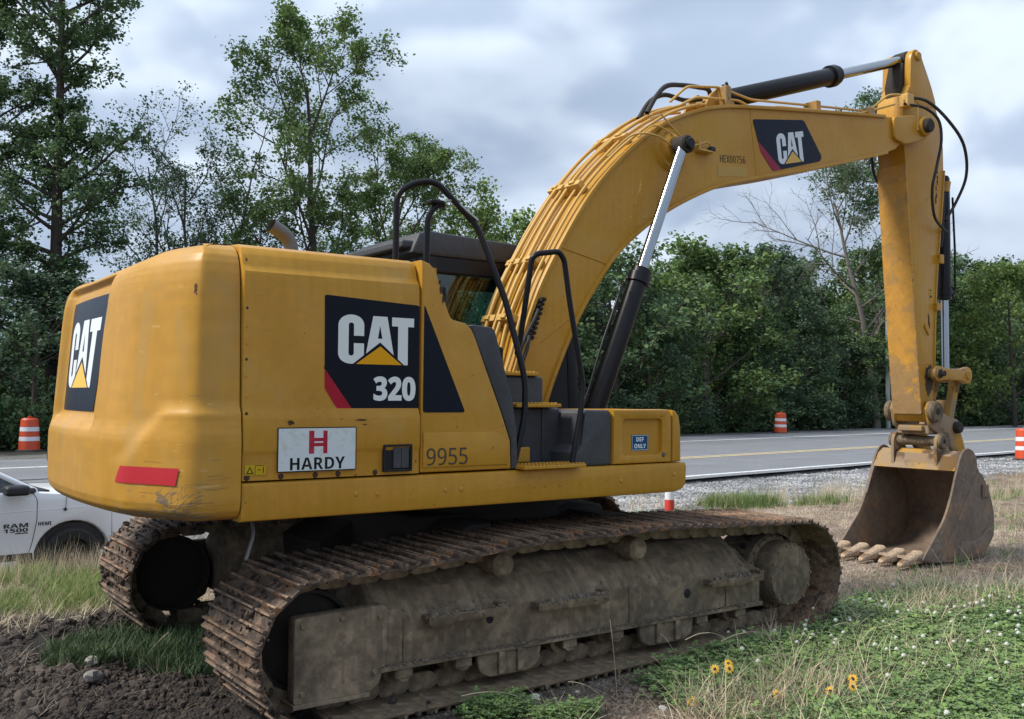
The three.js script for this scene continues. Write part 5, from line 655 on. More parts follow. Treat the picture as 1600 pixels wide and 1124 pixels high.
const LM = [leafMat(0.152, 0.240, 0.081), leafMat(0.120, 0.202, 0.089), leafMat(0.195, 0.288, 0.086), leafMat(0.085, 0.146, 0.084), leafMat(0.134, 0.218, 0.110)];
function treeThing(name, shape, leaf, wood, x, z, y, sc, turn, label, category, grp, sy = sc) { const g = group(name, scene); tag(g, label, category, grp); mesh('trunk', shape.wood, wood, g); mesh('crown', shape.leaf, leaf, g); g.position.set(x, y, z); g.rotation.y = turn; g.scale.set(sc, sy, sc); return g; }
const round = t => 0.40 * Math.pow(Math.sin(Math.PI * clamp(0.18 + 0.80 * t)), 0.8);
const shapes = {
  gum: growTree({ seed: 11, h: 22, r: 0.26, tip: 0.12, levels: 3, leafLvl: 2, kids: [74, 5, 3], t0: [0.14, 0.2, 0.3], ang: [[1.4, 0.7], [0.9, 0.6], [0.8, 0.6]], ratio: 0.42, crown: t => 0.078 * (0.35 + 1.1 * Math.sin(Math.PI * (0.12 + 0.8 * t))) * (0.8 + 0.45 * Math.sin(t * 21)), wob: [0.03, 0.10, 0.18], up: [0.01, 0.02, 0.01], leaves: 46000, leaf: 0.125, clump: 0.42, trunk: 0.97 }),
  sparse: growTree({ seed: 23, h: 12, r: 0.13, levels: 3, leafLvl: 2, stems: 3, kids: [10, 6, 4], t0: [0.30, 0.25, 0.3], ang: [[0.8, 0.5], [0.7, 0.6], [0.8, 0.6]], ratio: 0.5, crown: t => 0.22, wob: [0.10, 0.16, 0.22], up: [0.03, 0.03, 0.0], leaves: 13000, leaf: 0.095, clump: 0.34 }),
  big: growTree({ seed: 37, h: 16, r: 0.24, levels: 4, leafLvl: 2, stems: 2, kids: [8, 6, 4, 2], t0: [0.30, 0.3, 0.3, 0.3], ang: [[0.85, 0.4], [0.75, 0.6], [0.8, 0.6], [0.8, 0.6]], ratio: 0.52, crown: t => 0.30 - 0.06 * t, wob: [0.07, 0.11, 0.18, 0.2], up: [0.03, 0.06, 0.03, 0], leaves: 56000, leaf: 0.115, clump: 0.42, trunk: 0.86 }),
  dead: growTree({ seed: 53, h: 14, r: 0.24, levels: 4, leafLvl: 3, kids: [12, 7, 5, 4], t0: [0.35, 0.25, 0.25, 0.2], ang: [[1.25, 0.75], [0.8, 0.6], [0.8, 0.6], [0.8, 0.6]], ratio: 0.56, crown: t => 0.46 - 0.14 * t, wob: [0.08, 0.14, 0.2, 0.24], up: [0.01, 0.035, 0.01, 0], leaves: 15000, leaf: 0.14, clump: 0.40, bare: c => smooth(3.4, 2.0, Math.hypot(c.x - 0.5, c.z)) }),
  pine: growTree({ seed: 61, h: 13, r: 0.17, levels: 2, leafLvl: 1, kids: [46, 7], t0: [0.14, 0.2], ang: [[1.45, 0.9], [0.7, 0.6]], ratio: 0.4, crown: t => 0.26 * (1.05 - t), wob: [0.02, 0.10, 0.16], up: [0.01, 0.0, 0], leaves: 13000, leaf: 0.24, clump: 0.34, narrow: 0.16, droop: 0 }),
};
const woods = [71, 83, 97, 101, 113].map((seed, i) => growTree({ seed, h: 10, r: 0.15, levels: 3, leafLvl: 2, kids: [15 + i, 6, 3], t0: [0.06 + 0.03 * (i % 3), 0.25, 0.3], ang: [[1.35, 0.55], [0.8, 0.6], [0.8, 0.6]], ratio: 0.48, crown: round, wob: [0.06, 0.12, 0.2], up: [0.01, 0.05, 0.01], leaves: [12500, 11500, 12500, 10500, 12500][i], leaf: [0.20, 0.16, 0.22, 0.17, 0.19][i], clump: [0.55, 0.42, 0.6, 0.4, 0.5][i] }));
const shrubs = [131, 139, 149].map((seed) => growTree({ seed, h: 2.4, r: 0.03, levels: 2, leafLvl: 1, stems: 5, kids: [8, 4], t0: [0.15, 0.2], ang: [[1.0, 0.7], [0.8, 0.6]], ratio: 0.5, crown: t => 0.36, wob: [0.12, 0.18, 0.2], up: [0.0, 0.03, 0], leaves: 2600, leaf: 0.15, clump: 0.26 }));

treeThing('sweetgum_tree', shapes.gum, LM[1], bark, 2.51, -29.8, -0.2, 1, 0.4, 'tallest tree with a straight trunk running out of the top left of the photo', 'tree');
treeThing('sweetgum_tree', shapes.gum, LM[1], bark, 0.15, -30.8, -0.2, 0.74, 2.9, 'tall leafy tree cut off by the left edge of the photo', 'tree');
treeThing('slender_tree', shapes.sparse, LM[3], bark, 7.04, -29.8, -0.2, 1.06, 0.6, 'thin open-crowned tree between the tallest tree and the broad forked tree', 'tree');
treeThing('slender_tree', shapes.sparse, LM[4], bark, 9.3, -31.5, -0.2, 0.82, 2.2, 'small wispy tree directly left of the broad forked tree', 'tree');
treeThing('forked_tree', shapes.big, LM[0], bark, 12.6, -28.5, -0.2, 0.97, 0.9, 'broad tree with two forking trunks rising behind the exhaust pipe', 'tree');
treeThing('bare_branched_tree', shapes.dead, LM[4], barkPale, 45.2, -27.0, -0.3, 1.06, 2.4, 'old tree with bare grey outer branches behind the stick', 'tree');
treeThing('pine_tree', shapes.pine, LM[3], bark, 45.5, -40.5, -0.3, 1.0, 0, 'dark pine standing above the woods right of the boom cylinder', 'tree', null, 1.02);
treeThing('pine_tree', shapes.pine, LM[3], bark, 38.2, -29.6, -0.3, 0.72, 1.4, 'dark bushy pine below the bare branches of the old tree', 'tree', null, 0.66);
treeThing('woodland_tree', woods[1], LM[2], bark, 20.5, -31.0, -0.3, 1.0, 0.2, 'pale green round tree behind the tall handrail and cab', 'tree', null, 1.10);
treeThing('woodland_tree', woods[2], LM[2], bark, 28.2, -34.8, -0.3, 0.95, 1.2, 'light green tree peeking out left of the boom above the cab', 'tree', null, 1.22);
treeThing('woodland_tree', woods[0], LM[2], bark, 53.6, -23.4, -0.3, 0.95, 1.2, 'light green tree at the right edge of the photo', 'tree', null, 1.02);
{
  const R = rng(2024), grp = 'trees in the wood behind the road', names = ['dense dark green woodland tree', 'mid green woodland tree', 'dark blue-green woodland tree', 'deep green woodland tree'];
  const mats = [1, 4, 3, 0], rowCount = [0, 0, 0]; let bushes = 0; const nth = n => n + (n % 10 === 1 && n !== 11 ? 'st' : n % 10 === 2 && n !== 12 ? 'nd' : n % 10 === 3 && n !== 13 ? 'rd' : 'th');
  const cx = camera.position.x, cz = camera.position.z;
  for (let row = 0; row < 3; row++) for (let s = -18; s < 86; s += [2.8, 3.4, 4.6][row] * (1 + s / 140)) {
    const l = 16.2 + row * 4.6 + (R() - 0.5) * 2.4 + 3.0 * smooth(2, -4, s), ss = s + (R() - 0.5) * 1.6, [x, z] = roadXZ(ss, l), d = 33.2 + 0.66 * ss + 0.75 * (l - 16), ang = Math.atan2(x - cx, -(z - cz)); if (ang < 0.06 || ang > 1.17) continue;
    const lim = ss < -2 ? 0.105 : ss < 7.7 ? 0.115 : ss < 20.5 ? 0.136 : ss < 40 ? 0.140 : 0.136;   // the wood grows taller along the road
    const h = (1.9 + d * lim) * (0.62 + 0.50 * R() + (R() < 0.22 ? 0.28 : 0)) * (row ? 1.05 : 0.86), v = (R() * 5) | 0, m = (R() * 4) | 0, w = clamp(h * 0.105, 0.55, 1.15);
    rowCount[row]++; treeThing('woodland_tree', woods[v], LM[mats[m]], bark, x, z, -0.35, w * (0.85 + 0.3 * R()), R() * 6.3, `${names[m]}, ${nth(rowCount[row])} from the left in the ${['front', 'second', 'back'][row]} row`, 'tree', grp, h / 10);
  }
  const gs = 'bushes along the forest edge';
  for (let s = -18; s < 84; s += 1.35 * (1 + s / 90)) { const [x, z] = roadXZ(s + (R() - 0.5), 14.7 + (R() - 0.3) * 1.6 + 3.4 * smooth(2, -4, s)), ang = Math.atan2(x - cx, -(z - cz)); if (ang < 0.08 || ang > 1.15) continue; const k = 0.45 + 0.65 * R(), m = (R() * 3) | 0; treeThing('bush', shrubs[m], LM[[1, 4, 3][m]], bark, x, z, -0.25, k, R() * 6.3, `${['dark green', 'grey-green', 'dusky green'][m]} bush across the road, ${nth(++bushes)} from the left along the forest edge`, 'bush', gs, k * (0.7 + 0.5 * R())); }
  // the deep wood behind, one mass
  const list = [], q = new THREE.Quaternion(); for (let i = 0; i < 150; i++) { const s = -30 + 150 * R(), [x, z] = roadXZ(s, 32 + 14 * R()), d = 50 + 0.66 * s, h = (1.7 + d * 0.085) * (0.7 + 0.4 * R()); list.push(new THREE.Matrix4().compose(V(x, -0.4, z), q.setFromAxisAngle(UP, R() * 6.3).clone(), V(1.1, h / 10, 1.1))); }
  const im = new THREE.InstancedMesh(woods[3].leaf, LM[3], list.length); list.forEach((m, i) => im.setMatrixAt(i, m)); im.name = 'distant_wood'; im.userData = { kind: 'stuff', label: 'dark mass of trees deep in the wood', category: 'woods' }; im.castShadow = im.receiveShadow = true; scene.add(im);
}
// ---------------------------------------------------------------- pickup truck, parked in the hollow beyond the grass
{
  const T = group('pickup_truck', scene); tag(T, 'white pickup truck half hidden behind the counterweight', 'truck');
  const white = new THREE.MeshPhysicalMaterial({ color: lin(0.80, 0.81, 0.82), roughness: 0.35, clearcoat: 0.7, clearcoatRoughness: 0.08 }), trim = new THREE.MeshStandardMaterial({ color: lin(0.018, 0.018, 0.02), roughness: 0.55 }), seam = new THREE.MeshStandardMaterial({ color: lin(0.02, 0.02, 0.022), roughness: 0.9 }), tyre = new THREE.MeshStandardMaterial({ color: lin(0.022, 0.021, 0.020), roughness: 0.9, bumpMap: dirtBump, bumpScale: 0.006 });
  const arch = (cx, r) => { const p = []; for (let i = 0; i <= 16; i++) { const a = Math.PI * i / 16; p.push([cx + Math.cos(a) * r * 1.04, 0.40 + Math.sin(a) * r]); } return p; };
  const side = [[-4.85, 0.62], [-4.85, 1.30], [-2.95, 1.33], [-2.90, 1.36], [-0.60, 1.36], [-0.30, 1.33], [0.55, 1.25], [0.82, 1.16], [0.93, 1.02], [0.95, 0.62], [0.58, 0.52], ...arch(0, 0.50), [-0.56, 0.42], [-3.05, 0.40], ...arch(-3.57, 0.50), [-4.2, 0.52]];
  mesh('body', ext(side, -0.98, 0.98, 0.055, 0.5), white, T, 'white body');
  each('wheel_well', [box(-0.48, 0.48, 0.45, 0.88, -0.90, 0.90, 0.02), box(-4.05, -3.09, 0.45, 0.88, -0.90, 0.90, 0.02)], trim, T);
  mesh('hood', extX([[-0.86, 1.29], [-0.70, 1.335], [-0.35, 1.36], [0, 1.345], [0.35, 1.36], [0.70, 1.335], [0.86, 1.29], [0.86, 1.2], [-0.86, 1.2]], -0.55, 0.80, 0.03), white, T);
  // greenhouse: pillars, roof, glass
  const roof = mesh('roof', ext([[-1.55, 1.90], [-1.42, 1.935], [-2.4, 1.95], [-2.95, 1.92], [-3.05, 1.88], [-1.50, 1.88]].reverse(), -0.72, 0.72, 0.02), white, T);
  for (const z of [1, -1]) { const p = (a, b, w) => pipe([[a[0], a[1], a[2] * z], [b[0], b[1], b[2] * z]], w, 0.01, 8); mesh('pillar', [p([-0.52, 1.36, 0.90], [-1.52, 1.90, 0.70], 0.045)], white, T); mesh('pillar', [p([-1.95, 1.36, 0.93], [-2.0, 1.90, 0.72], 0.04)], trim, T); mesh('pillar', [p([-2.88, 1.36, 0.93], [-2.95, 1.90, 0.70], 0.07)], white, T);
    const win = (x0, x1, x2, x3) => { const g = new THREE.BufferGeometry(); g.setAttribute('position', new THREE.Float32BufferAttribute([x0, 1.36, 0.925 * z, x1, 1.36, 0.925 * z, x2, 1.89, 0.715 * z, x0, 1.36, 0.925 * z, x2, 1.89, 0.715 * z, x3, 1.89, 0.715 * z], 3)); g.computeVertexNormals(); return g; };
    const gl = new THREE.MeshPhysicalMaterial({ color: lin(0.10, 0.11, 0.11), transmission: 1, thickness: 0, roughness: 0.02 });
    mesh('side_window', win(-0.60, -1.93, -1.98, -1.55), gl, T); mesh('side_window', win(-1.97, -2.86, -2.93, -2.02), gl, T); }
  { const g = grid(12, 8, (u, v) => { const w = lerp(0.90, 0.69, v); return [lerp(-0.42, -1.50, v) + 0.13 - 0.22 * (2 * u - 1) ** 2, lerp(1.345, 1.90, v), lerp(-w, w, u)]; }); mesh('windscreen', g, new THREE.MeshPhysicalMaterial({ color: lin(0.45, 0.50, 0.50), transmission: 1, thickness: 0, roughness: 0.02 }), T);
    mesh('wiper', [pipe([[-0.36, 1.36, 0.55], [-0.50, 1.42, 0.10], [-0.54, 1.44, -0.3]], 0.012, 0.02, 6), box(-0.48, -0.30, 1.335, 1.36, -0.85, 0.85, 0.01)], trim, T); mesh('dashboard', box(-1.2, -0.5, 1.1, 1.33, -0.8, 0.8, 0.08), trim, T); mesh('seat', box(-2.1, -1.9, 1.0, 1.75, 0.2, 0.7, 0.08), trim, T); mesh('seat', box(-2.1, -1.9, 1.0, 1.75, -0.7, -0.2, 0.08), trim, T); }
  mesh('door_seam', [pipe([[-0.57, 1.35, 0.976], [-0.50, 1.25, 0.981], [-0.50, 0.95, 0.981], [-0.56, 0.62, 0.981], [-0.60, 0.50, 0.979]], 0.005, 0.05, 6)], seam, T); mesh('door_seam', pipe([[-1.97, 1.35, 0.976], [-1.97, 0.52, 0.981]], 0.005, 0.05, 6), seam, T);
  mesh('character_line', pipe([[-4.7, 1.02, 0.979], [-0.55, 1.09, 0.979], [0.2, 1.10, 0.979]], 0.006, 0.05, 6), white, T); mesh('rocker_trim', box(-3.0, -0.55, 0.40, 0.50, 0.955, 0.992, 0.012), trim, T);
  mesh('side_mirror', [box(-0.98, -0.66, 1.33, 1.47, 1.02, 1.26, 0.05), pipe([[-0.55, 1.37, 0.95], [-0.70, 1.38, 1.06]], 0.04, 0.02, 8)], trim, T, 'black side mirror'); mesh('door_handle', box(-1.85, -1.65, 1.10, 1.14, 0.975, 1.01, 0.012), trim, T);
  mesh('antenna', [pipe([[-0.12, 1.10, 1.0], [-0.10, 1.34, 1.0]], 0.004, 0.01, 6), turned([[0, 0.06], [0.03, 0.03], [0, 0]], [-0.12, 1.05, 0.985], [-0.12, 2, 0.985], 10)], trim, T);
  const badge = (str, w, h, x, y) => { const t = text(str, sansBold, w, h, 0.006); t.translate(x, y, 0.9795); mesh('badge', t, trim, T, `black badge reading ${str}`); };
  badge('RAM', 0.315, 0.058, -0.93, 0.865); badge('1500', 0.315, 0.055, -0.93, 0.800); badge('HEMI', 0.175, 0.05, -0.48, 0.872); mesh('badge', box(-0.78, -0.615, 0.775, 0.79, 0.976, 0.984, 0.003), trim, T);
  mesh('headlight', box(0.66, 0.95, 1.0, 1.17, 0.70, 0.972, 0.04), new THREE.MeshPhysicalMaterial({ color: lin(0.5, 0.52, 0.54), roughness: 0.1, metalness: 0.3, clearcoat: 1 }), T); mesh('headlight', box(0.66, 0.95, 1.0, 1.17, -0.972, -0.70, 0.04), M.chrome, T); mesh('grille', box(0.90, 0.965, 0.80, 1.16, -0.66, 0.66, 0.03), trim, T); mesh('bumper', box(0.62, 1.06, 0.50, 0.78, -0.985, 0.985, 0.05), trim, T, 'black front bumper'); mesh('rear_bumper', box(-4.98, -4.80, 0.5, 0.7, -0.95, 0.95, 0.03), trim, T);
  const tg = turned([[0.245, 0.02], [0.26, 0.0], [0.36, 0.0], [0.395, 0.03], [0.408, 0.07], [0.408, 0.20], [0.395, 0.25], [0.36, 0.28], [0.26, 0.28], [0.245, 0.26]].reverse(), [0, 0, -0.14], [0, 0, 1], 40), rg = [turned([[0, 0.17], [0.05, 0.175], [0.06, 0.16], [0.09, 0.15], [0.10, 0.09], [0.22, 0.09], [0.24, 0.22], [0.255, 0.24], [0.25, 0.10], [0.25, 0.0]], [0, 0, -0.12], [0, 0, 1], 32)]; for (let i = 0; i < 5; i++) { const b = box(-0.035, 0.035, 0.05, 0.245, 0.03, 0.085, 0.012); b.rotateZ(i * 1.2566 + 0.3); rg.push(b); }
  const rim = join(rg), rimMat = new THREE.MeshStandardMaterial({ color: lin(0.04, 0.04, 0.042), roughness: 0.4, metalness: 0.5 });
  for (const [x, z] of [[0, 0.86], [0, -0.86], [-3.57, 0.86], [-3.57, -0.86]]) { const w = group('wheel', T); w.position.set(x, 0.40, z); if (z < 0) w.rotation.y = Math.PI; mesh('tyre', tg, tyre, w); mesh('rim', rim, rimMat, w); mesh('hub_cap', turned([[0, 0.02], [0.035, 0.015], [0.045, 0]], [0, 0, 0.055], [0, 0, 1], 12), M.chrome, w); }
  T.position.set(-0.97, -1.05, -10.15); T.rotation.y = 0.10;
}
// ---------------------------------------------------------------- traffic drums, tube, utility pole
{
  const orange = new THREE.MeshStandardMaterial({ color: lin(0.62, 0.075, 0.022), roughness: 0.5 }), refl = new THREE.MeshStandardMaterial({ color: lin(0.72, 0.72, 0.74), roughness: 0.4 }), base = new THREE.MeshStandardMaterial({ color: lin(0.03, 0.03, 0.03), roughness: 0.9 });
  const ring = (y0, y1, r0, r1) => turned([[r0 - 0.012, y0], [r0, y0 + 0.008], [r1, y1 - 0.008], [r1 - 0.012, y1]], [0, 0, 0], [0, 1, 0], 32);
  function drum(x, y, z, label, lean = 0) {
    const g = group('traffic_drum', scene); tag(g, label, 'traffic drum', 'orange and white drums along the road');
    mesh('barrel', [ring(0.05, 0.30, 0.285, 0.275), ring(0.43, 0.57, 0.262, 0.256), ring(0.70, 0.90, 0.246, 0.232), turned([[0.232, 0.0], [0.20, 0.05], [0.12, 0.055], [0, 0.055]], [0, 0.895, 0], [0, 2, 0], 32), turned([[0.235, 0.06], [0.262, 0.06], [0.262, 0.45]], [0, 0, 0], [0, 1, 0], 24)], orange, g);
    mesh('reflective_band', ring(0.30, 0.43, 0.273, 0.265), refl, g); mesh('reflective_band', ring(0.57, 0.70, 0.255, 0.247), refl, g);
    mesh('handle', box(-0.11, 0.11, 0.945, 1.0, -0.02, 0.02, 0.015), orange, g); mesh('base_ring', turned([[0.20, 0.07], [0.33, 0.06], [0.36, 0.02], [0.36, 0]], [0, 0, 0], [0, 1, 0], 28), base, g);
    g.position.set(x, y, z); g.rotation.set(lean, x, 0);
  }
  drum(1.0, height(1.0, -24.4), -24.4, 'orange and white traffic drum above the pickup at the left');
  drum(31.6, height(31.6, -22.75), -22.75, 'weathered traffic drum across the road between the boom cylinder and the stick', 0.02);
  drum(58.2, height(45, -25), -25.0, 'farther of two traffic drums cut by the right edge', 0.0);
  drum(25.5, height(25.5, -8.7), -8.7, 'nearer of two traffic drums cut by the right edge', -0.03);
  const d = group('delineator_tube', scene); tag(d, 'red and white striped tube standing in dry grass behind the near track', 'delineator'); const red = new THREE.MeshStandardMaterial({ color: lin(0.60, 0.05, 0.03), roughness: 0.5 });
  mesh('tube', [cyl([0, 0.03, 0], [0, 0.20, 0], 0.075, 0.071), cyl([0, 0.40, 0], [0, 1.05, 0], 0.066, 0.055)], red, d); mesh('reflective_band', cyl([0, 0.20, 0], [0, 0.40, 0], 0.0715, 0.0665), refl, d); mesh('base', extY(rounded([[-0.2, -0.2], [0.2, -0.2], [0.2, 0.2], [-0.2, 0.2]], 0.05), 0, 0.04, 0.008), base, d);
  d.position.set(6.5, height(6.5, -4.45), -4.45);
  const p = group('utility_pole', scene); tag(p, 'pale slender pole at the right edge of the photo', 'pole'); mesh('pole', cyl([0, -0.3, 0], [0, 7.2, 0], 0.13, 0.10, 14), new THREE.MeshStandardMaterial({ color: lin(0.32, 0.36, 0.33), roughness: 0.8 }), p); mesh('cap', turned([[0, 0.05], [0.10, 0.02], [0.115, 0]], [0, 7.2, 0], [0, 9, 0], 12), M.pipe, p); const [ux, uz] = roadXZ(35.6, 14.0); p.position.set(ux, -0.1, uz);
}
// ---------------------------------------------------------------- grass, clover, straw, clods, stones
{
  const camP = camera.position, frustum = new THREE.Frustum().setFromProjectionMatrix(new THREE.Matrix4().multiplyMatrices(camera.projectionMatrix, camera.matrixWorld.clone().invert()));
  const wide = camera.clone(); wide.fov = 52; wide.aspect = 1.6; wide.updateProjectionMatrix(); wide.updateMatrixWorld(); frustum.setFromProjectionMatrix(new THREE.Matrix4().multiplyMatrices(wide.projectionMatrix, wide.matrixWorld.clone().invert()));
  function blades(n, seed, h, w, lean, spread, curl = 0.35) {   // a tuft: n curved blades of two or three faces each
    const R = rng(seed), p = [], c = [], idx = [];
    for (let i = 0; i < n; i++) { const a = R() * 6.283, x = (R() - 0.5) * spread, z = (R() - 0.5) * spread, H = h * (0.45 + 0.75 * R()), L = lean * (0.3 + R()), W = w * (0.7 + 0.6 * R()), ca = Math.cos(a), sa = Math.sin(a), b = p.length / 3, t = 0.7 + 0.6 * R(); for (const [f, ww] of [[0, 1], [0.55, 0.8], [1, 0.08]]) { const out = L * H * (f * (1 - curl) + curl * f * f * 2), y = H * (f - curl * 0.45 * f * f * L); for (const s of [-1, 1]) { p.push(x + ca * out - sa * s * W * ww / 2, y, z + sa * out + ca * s * W * ww / 2); c.push(t, t, t); } } for (let k = 0; k < 2; k++) { const q = b + k * 2; idx.push(q, q + 1, q + 2, q + 1, q + 3, q + 2); } }
    const g = new THREE.BufferGeometry(); g.setAttribute('position', new THREE.Float32BufferAttribute(p, 3)); g.setAttribute('color', new THREE.Float32BufferAttribute(c, 3)); g.setIndex(idx); g.computeVertexNormals(); return g;
  }
  function clover(seed) { const R = rng(seed), p = [], idx = [], c = []; for (let k = 0; k < 6; k++) { const x = (R() - 0.5) * 0.11, z = (R() - 0.5) * 0.11, y = 0.03 + 0.07 * R(), a0 = R() * 6.3, t = 0.7 + 0.6 * R(), tl = (R() - 0.5) * 0.8; for (let l = 0; l < 3; l++) { const a = a0 + l * 2.094, s = 0.013 + 0.007 * R(), b = p.length / 3; const P = (f, w) => { const dx = Math.cos(a) * f - Math.sin(a) * w, dz = Math.sin(a) * f + Math.cos(a) * w; p.push(x + dx * s, y + (f * 0.25 + dx * tl - Math.abs(w) * 0.2) * s, z + dz * s); c.push(t, t, t); }; P(0.05, 0); P(0.7, 0.62); P(1.15, 0.35); P(1.05, 0); P(1.15, -0.35); P(0.7, -0.62); idx.push(b, b + 1, b + 3, b + 1, b + 2, b + 3, b, b + 3, b + 5, b + 3, b + 4, b + 5); } } const g = new THREE.BufferGeometry(); g.setAttribute('position', new THREE.Float32BufferAttribute(p, 3)); g.setAttribute('color', new THREE.Float32BufferAttribute(c, 3)); g.setIndex(idx); g.computeVertexNormals(); return g; }
  const gm = (r, g, b, t = 0.25) => new THREE.MeshPhysicalMaterial({ color: lin(r, g, b), vertexColors: true, roughness: 0.8, transmission: t, thickness: 0, side: THREE.DoubleSide });
  const pt = V();
  function scatter(name, label, category, geos, mat, n, seed, area, dens, size, col, tilt = 0.15) {
    const R = rng(seed), lists = geos.map(() => []), cols = geos.map(() => []);
    for (let i = 0; i < n; i++) { const x = lerp(area[0], area[1], R()), z = lerp(area[2], area[3], R()), r1 = R(), k = (R() * geos.length) | 0, r2 = R(), r3 = R(), r4 = R(), r5 = R(), r6 = R(); if (r1 > dens(x, z)) continue; if (Math.abs(x) < 2.1 && Math.abs(Math.abs(z) - 1.185) < 0.42) continue; if (Math.hypot((x - 5.75) / 0.85, z / 0.58) < 1) continue; pt.set(x, 0.05, z); if (!frustum.containsPoint(pt)) continue; const y = height(x, z) - 0.004, s = size * (0.6 + 0.8 * r2); lists[k].push(new THREE.Matrix4().compose(V(x, y, z), new THREE.Quaternion().setFromEuler(new THREE.Euler((r3 - 0.5) * tilt * 2, r4 * 6.28, (r5 - 0.5) * tilt * 2)), V(s, s * (0.8 + 0.4 * r6), s))); cols[k].push(col(x, z, r5, r6)); }
    geos.forEach((g, k) => { if (!lists[k].length) return; const im = new THREE.InstancedMesh(g, mat, lists[k].length), q = new THREE.Color(); lists[k].forEach((m, i) => { im.setMatrixAt(i, m); im.setColorAt(i, q.setRGB(...cols[k][i])); }); im.name = numbered(name); im.userData = { kind: 'stuff', label, category }; im.castShadow = im.receiveShadow = true; scene.add(im); });
  }
  const vary = (a, b) => (x, z, r, s) => { const n = clamp(0.5 + gn(x, z, 1.5, 2) * 1.6 + (r - 0.5) * 0.7), t = 0.8 + 0.4 * s; return [lerp(a[0], b[0], n) * t, lerp(a[1], b[1], n) * t, lerp(a[2], b[2], n) * t]; };
  const shortG = [1, 2, 3].map(s => blades(9, s, 0.10, 0.0055, 0.5, 0.07)), strawG = [4, 5].map(s => blades(7, s, 0.15, 0.0035, 0.9, 0.09)), litterG = [6, 7].map(s => blades(6, s, 0.07, 0.0045, 2.6, 0.16, 0.1)), tallG = [8, 9].map(s => blades(6, s, 0.62, 0.0055, 0.32, 0.10)), meadowG = [10, 11].map(s => blades(9, s, 0.26, 0.007, 0.6, 0.10)), cloverG = [12, 13, 14].map(clover);
  const white = gm(1, 1, 1);
  const green = vary([0.085, 0.17, 0.034], [0.18, 0.28, 0.06]), straw = vary([0.42, 0.335, 0.21], [0.62, 0.53, 0.37]), shadedGreen = vary([0.035, 0.085, 0.030], [0.07, 0.11, 0.035]);  // the darkest green has the shade over its patch put into the colour
  const noDirt = (x, z) => 1 - 0.9 * dirtPatch(x, z);
  scatter('clover', 'bright green clover in front of the near track', 'clover', cloverG, white, 60000, 301, [-0.6, 6, 0.6, 4.2], (x, z) => cloverMask(x, z) * noDirt(x, z) * (1 - 0.75 * strawMask(x, z)) * clamp(0.85 + gn(x, z, 2.2, 3) * 1.6), 0.92, green, 0.2);
  scatter('clover', 'small clover tuft under the idler cover', 'clover', cloverG, white, 7000, 311, [-1.6, -0.4, 1.5, 2.3], (x, z) => Math.max(blob(x, z, -0.95, 1.76, 0.24, 0.16), blob(x, z, -0.72, 2.05, 0.25, 0.12)) * 0.8, 0.7, green, 0.2);
  scatter('grass', 'short green grass mixed into the clover', 'grass', shortG, white, 16000, 302, [-0.6, 6.5, 0.6, 4.2], (x, z) => cloverMask(x, z) * noDirt(x, z) * 0.7, 0.85, green, 0.25);
  scatter('dry_grass', 'dry tan grass among the clover', 'dry grass', strawG, white, 12000, 303, [-0.8, 7, 0.8, 4.2], (x, z) => clamp(0.10 + gn(x, z, 1.7, 2) * 1.0 + strawMask(x, z) * 0.9 - 0.9 * dirtPatch(x, z)) * smooth(1.6, 1.9, z + (x > 2.1 ? 1 : 0)), 1.15, straw, 0.6);
  scatter('dry_grass', 'short dry grass round the bucket and along the gravel', 'dry grass', [...strawG, ...litterG], white, 34000, 304, [2.2, 16, -6.5, 3.5], (x, z) => clamp(0.36 + gn(x, z, 0.9, 3) * 2.4) * (1 - 0.7 * blob(x, z, 4.6, 0.6, 2.4, 1.3)) * (1 - gravelMask(x, z)) * (1 - 0.85 * cloverMask(x, z)) * smooth(24, 3, Math.hypot(x - 4, z)) * 1.5, 0.5, straw, 0.5);
  scatter('grass', 'sparse green grass on the dry ground beyond the tracks', 'grass', shortG, white, 9000, 305, [2.2, 16, -6.5, 2.5], (x, z) => smooth(0.02, 0.2, gn(x, z, 0.7, 3)) * (1 - gravelMask(x, z)) * 0.5, 1.0, green, 0.3);
  scatter('grass', 'bright green grass clump behind the front of the near track', 'grass', meadowG, white, 2600, 306, [6.8, 10, -5.2, -3.2], (x, z) => Math.max(blob(x, z, 8.1, -4.5, 0.9, 0.7), blob(x, z, 9.4, -3.9, 0.9, 0.35) * 0.4), 0.72, vary([0.10, 0.17, 0.03], [0.17, 0.24, 0.05]), 0.2);
  scatter('dry_grass', 'tall pale grass by the striped tube', 'dry grass', [...tallG, ...strawG], white, 3200, 307, [4.2, 11.5, -6.6, -3.4], (x, z) => smooth(0.9, 0.2, Math.abs(z + 5.0 - 0.12 * (x - 6)) ) * smooth(-0.12, 0.15, gn(x, z, 1.2, 2)), 0.48, straw, 0.2);
  scatter('dry_grass', 'tall pale grass on the slope right of the bucket', 'dry grass', [...tallG, ...strawG], white, 3000, 312, [8.5, 18, -5.2, 1.2], (x, z) => smooth(-0.05, 0.22, gn(x, z, 0.7, 2)) * (1 - gravelMask(x, z)), 0.55, straw, 0.2);
  scatter('grass', 'green grass behind the far track at the left, coloured paler as if sunlit', 'grass', meadowG, white, 9000, 308, [-3.8, -1.2, -4.6, -1.9], (x, z) => leftGrass(x, z) * smooth(-4.5, -3.9, z) * smooth(-0.12, 0.10, gn(x, z, 1.2, 2) + 0.06), 0.36, vary([0.15, 0.24, 0.04], [0.32, 0.37, 0.09]), 0.25);  // sunlight is put into this yellower, paler green
  scatter('dry_grass', 'tall dry grass in front of the pickup', 'dry grass', tallG, white, 1500, 309, [-3.6, -0.9, -4.9, -3.1], (x, z) => smooth(-2.7, -3.6, z) * 0.5, 0.34, straw, 0.22);
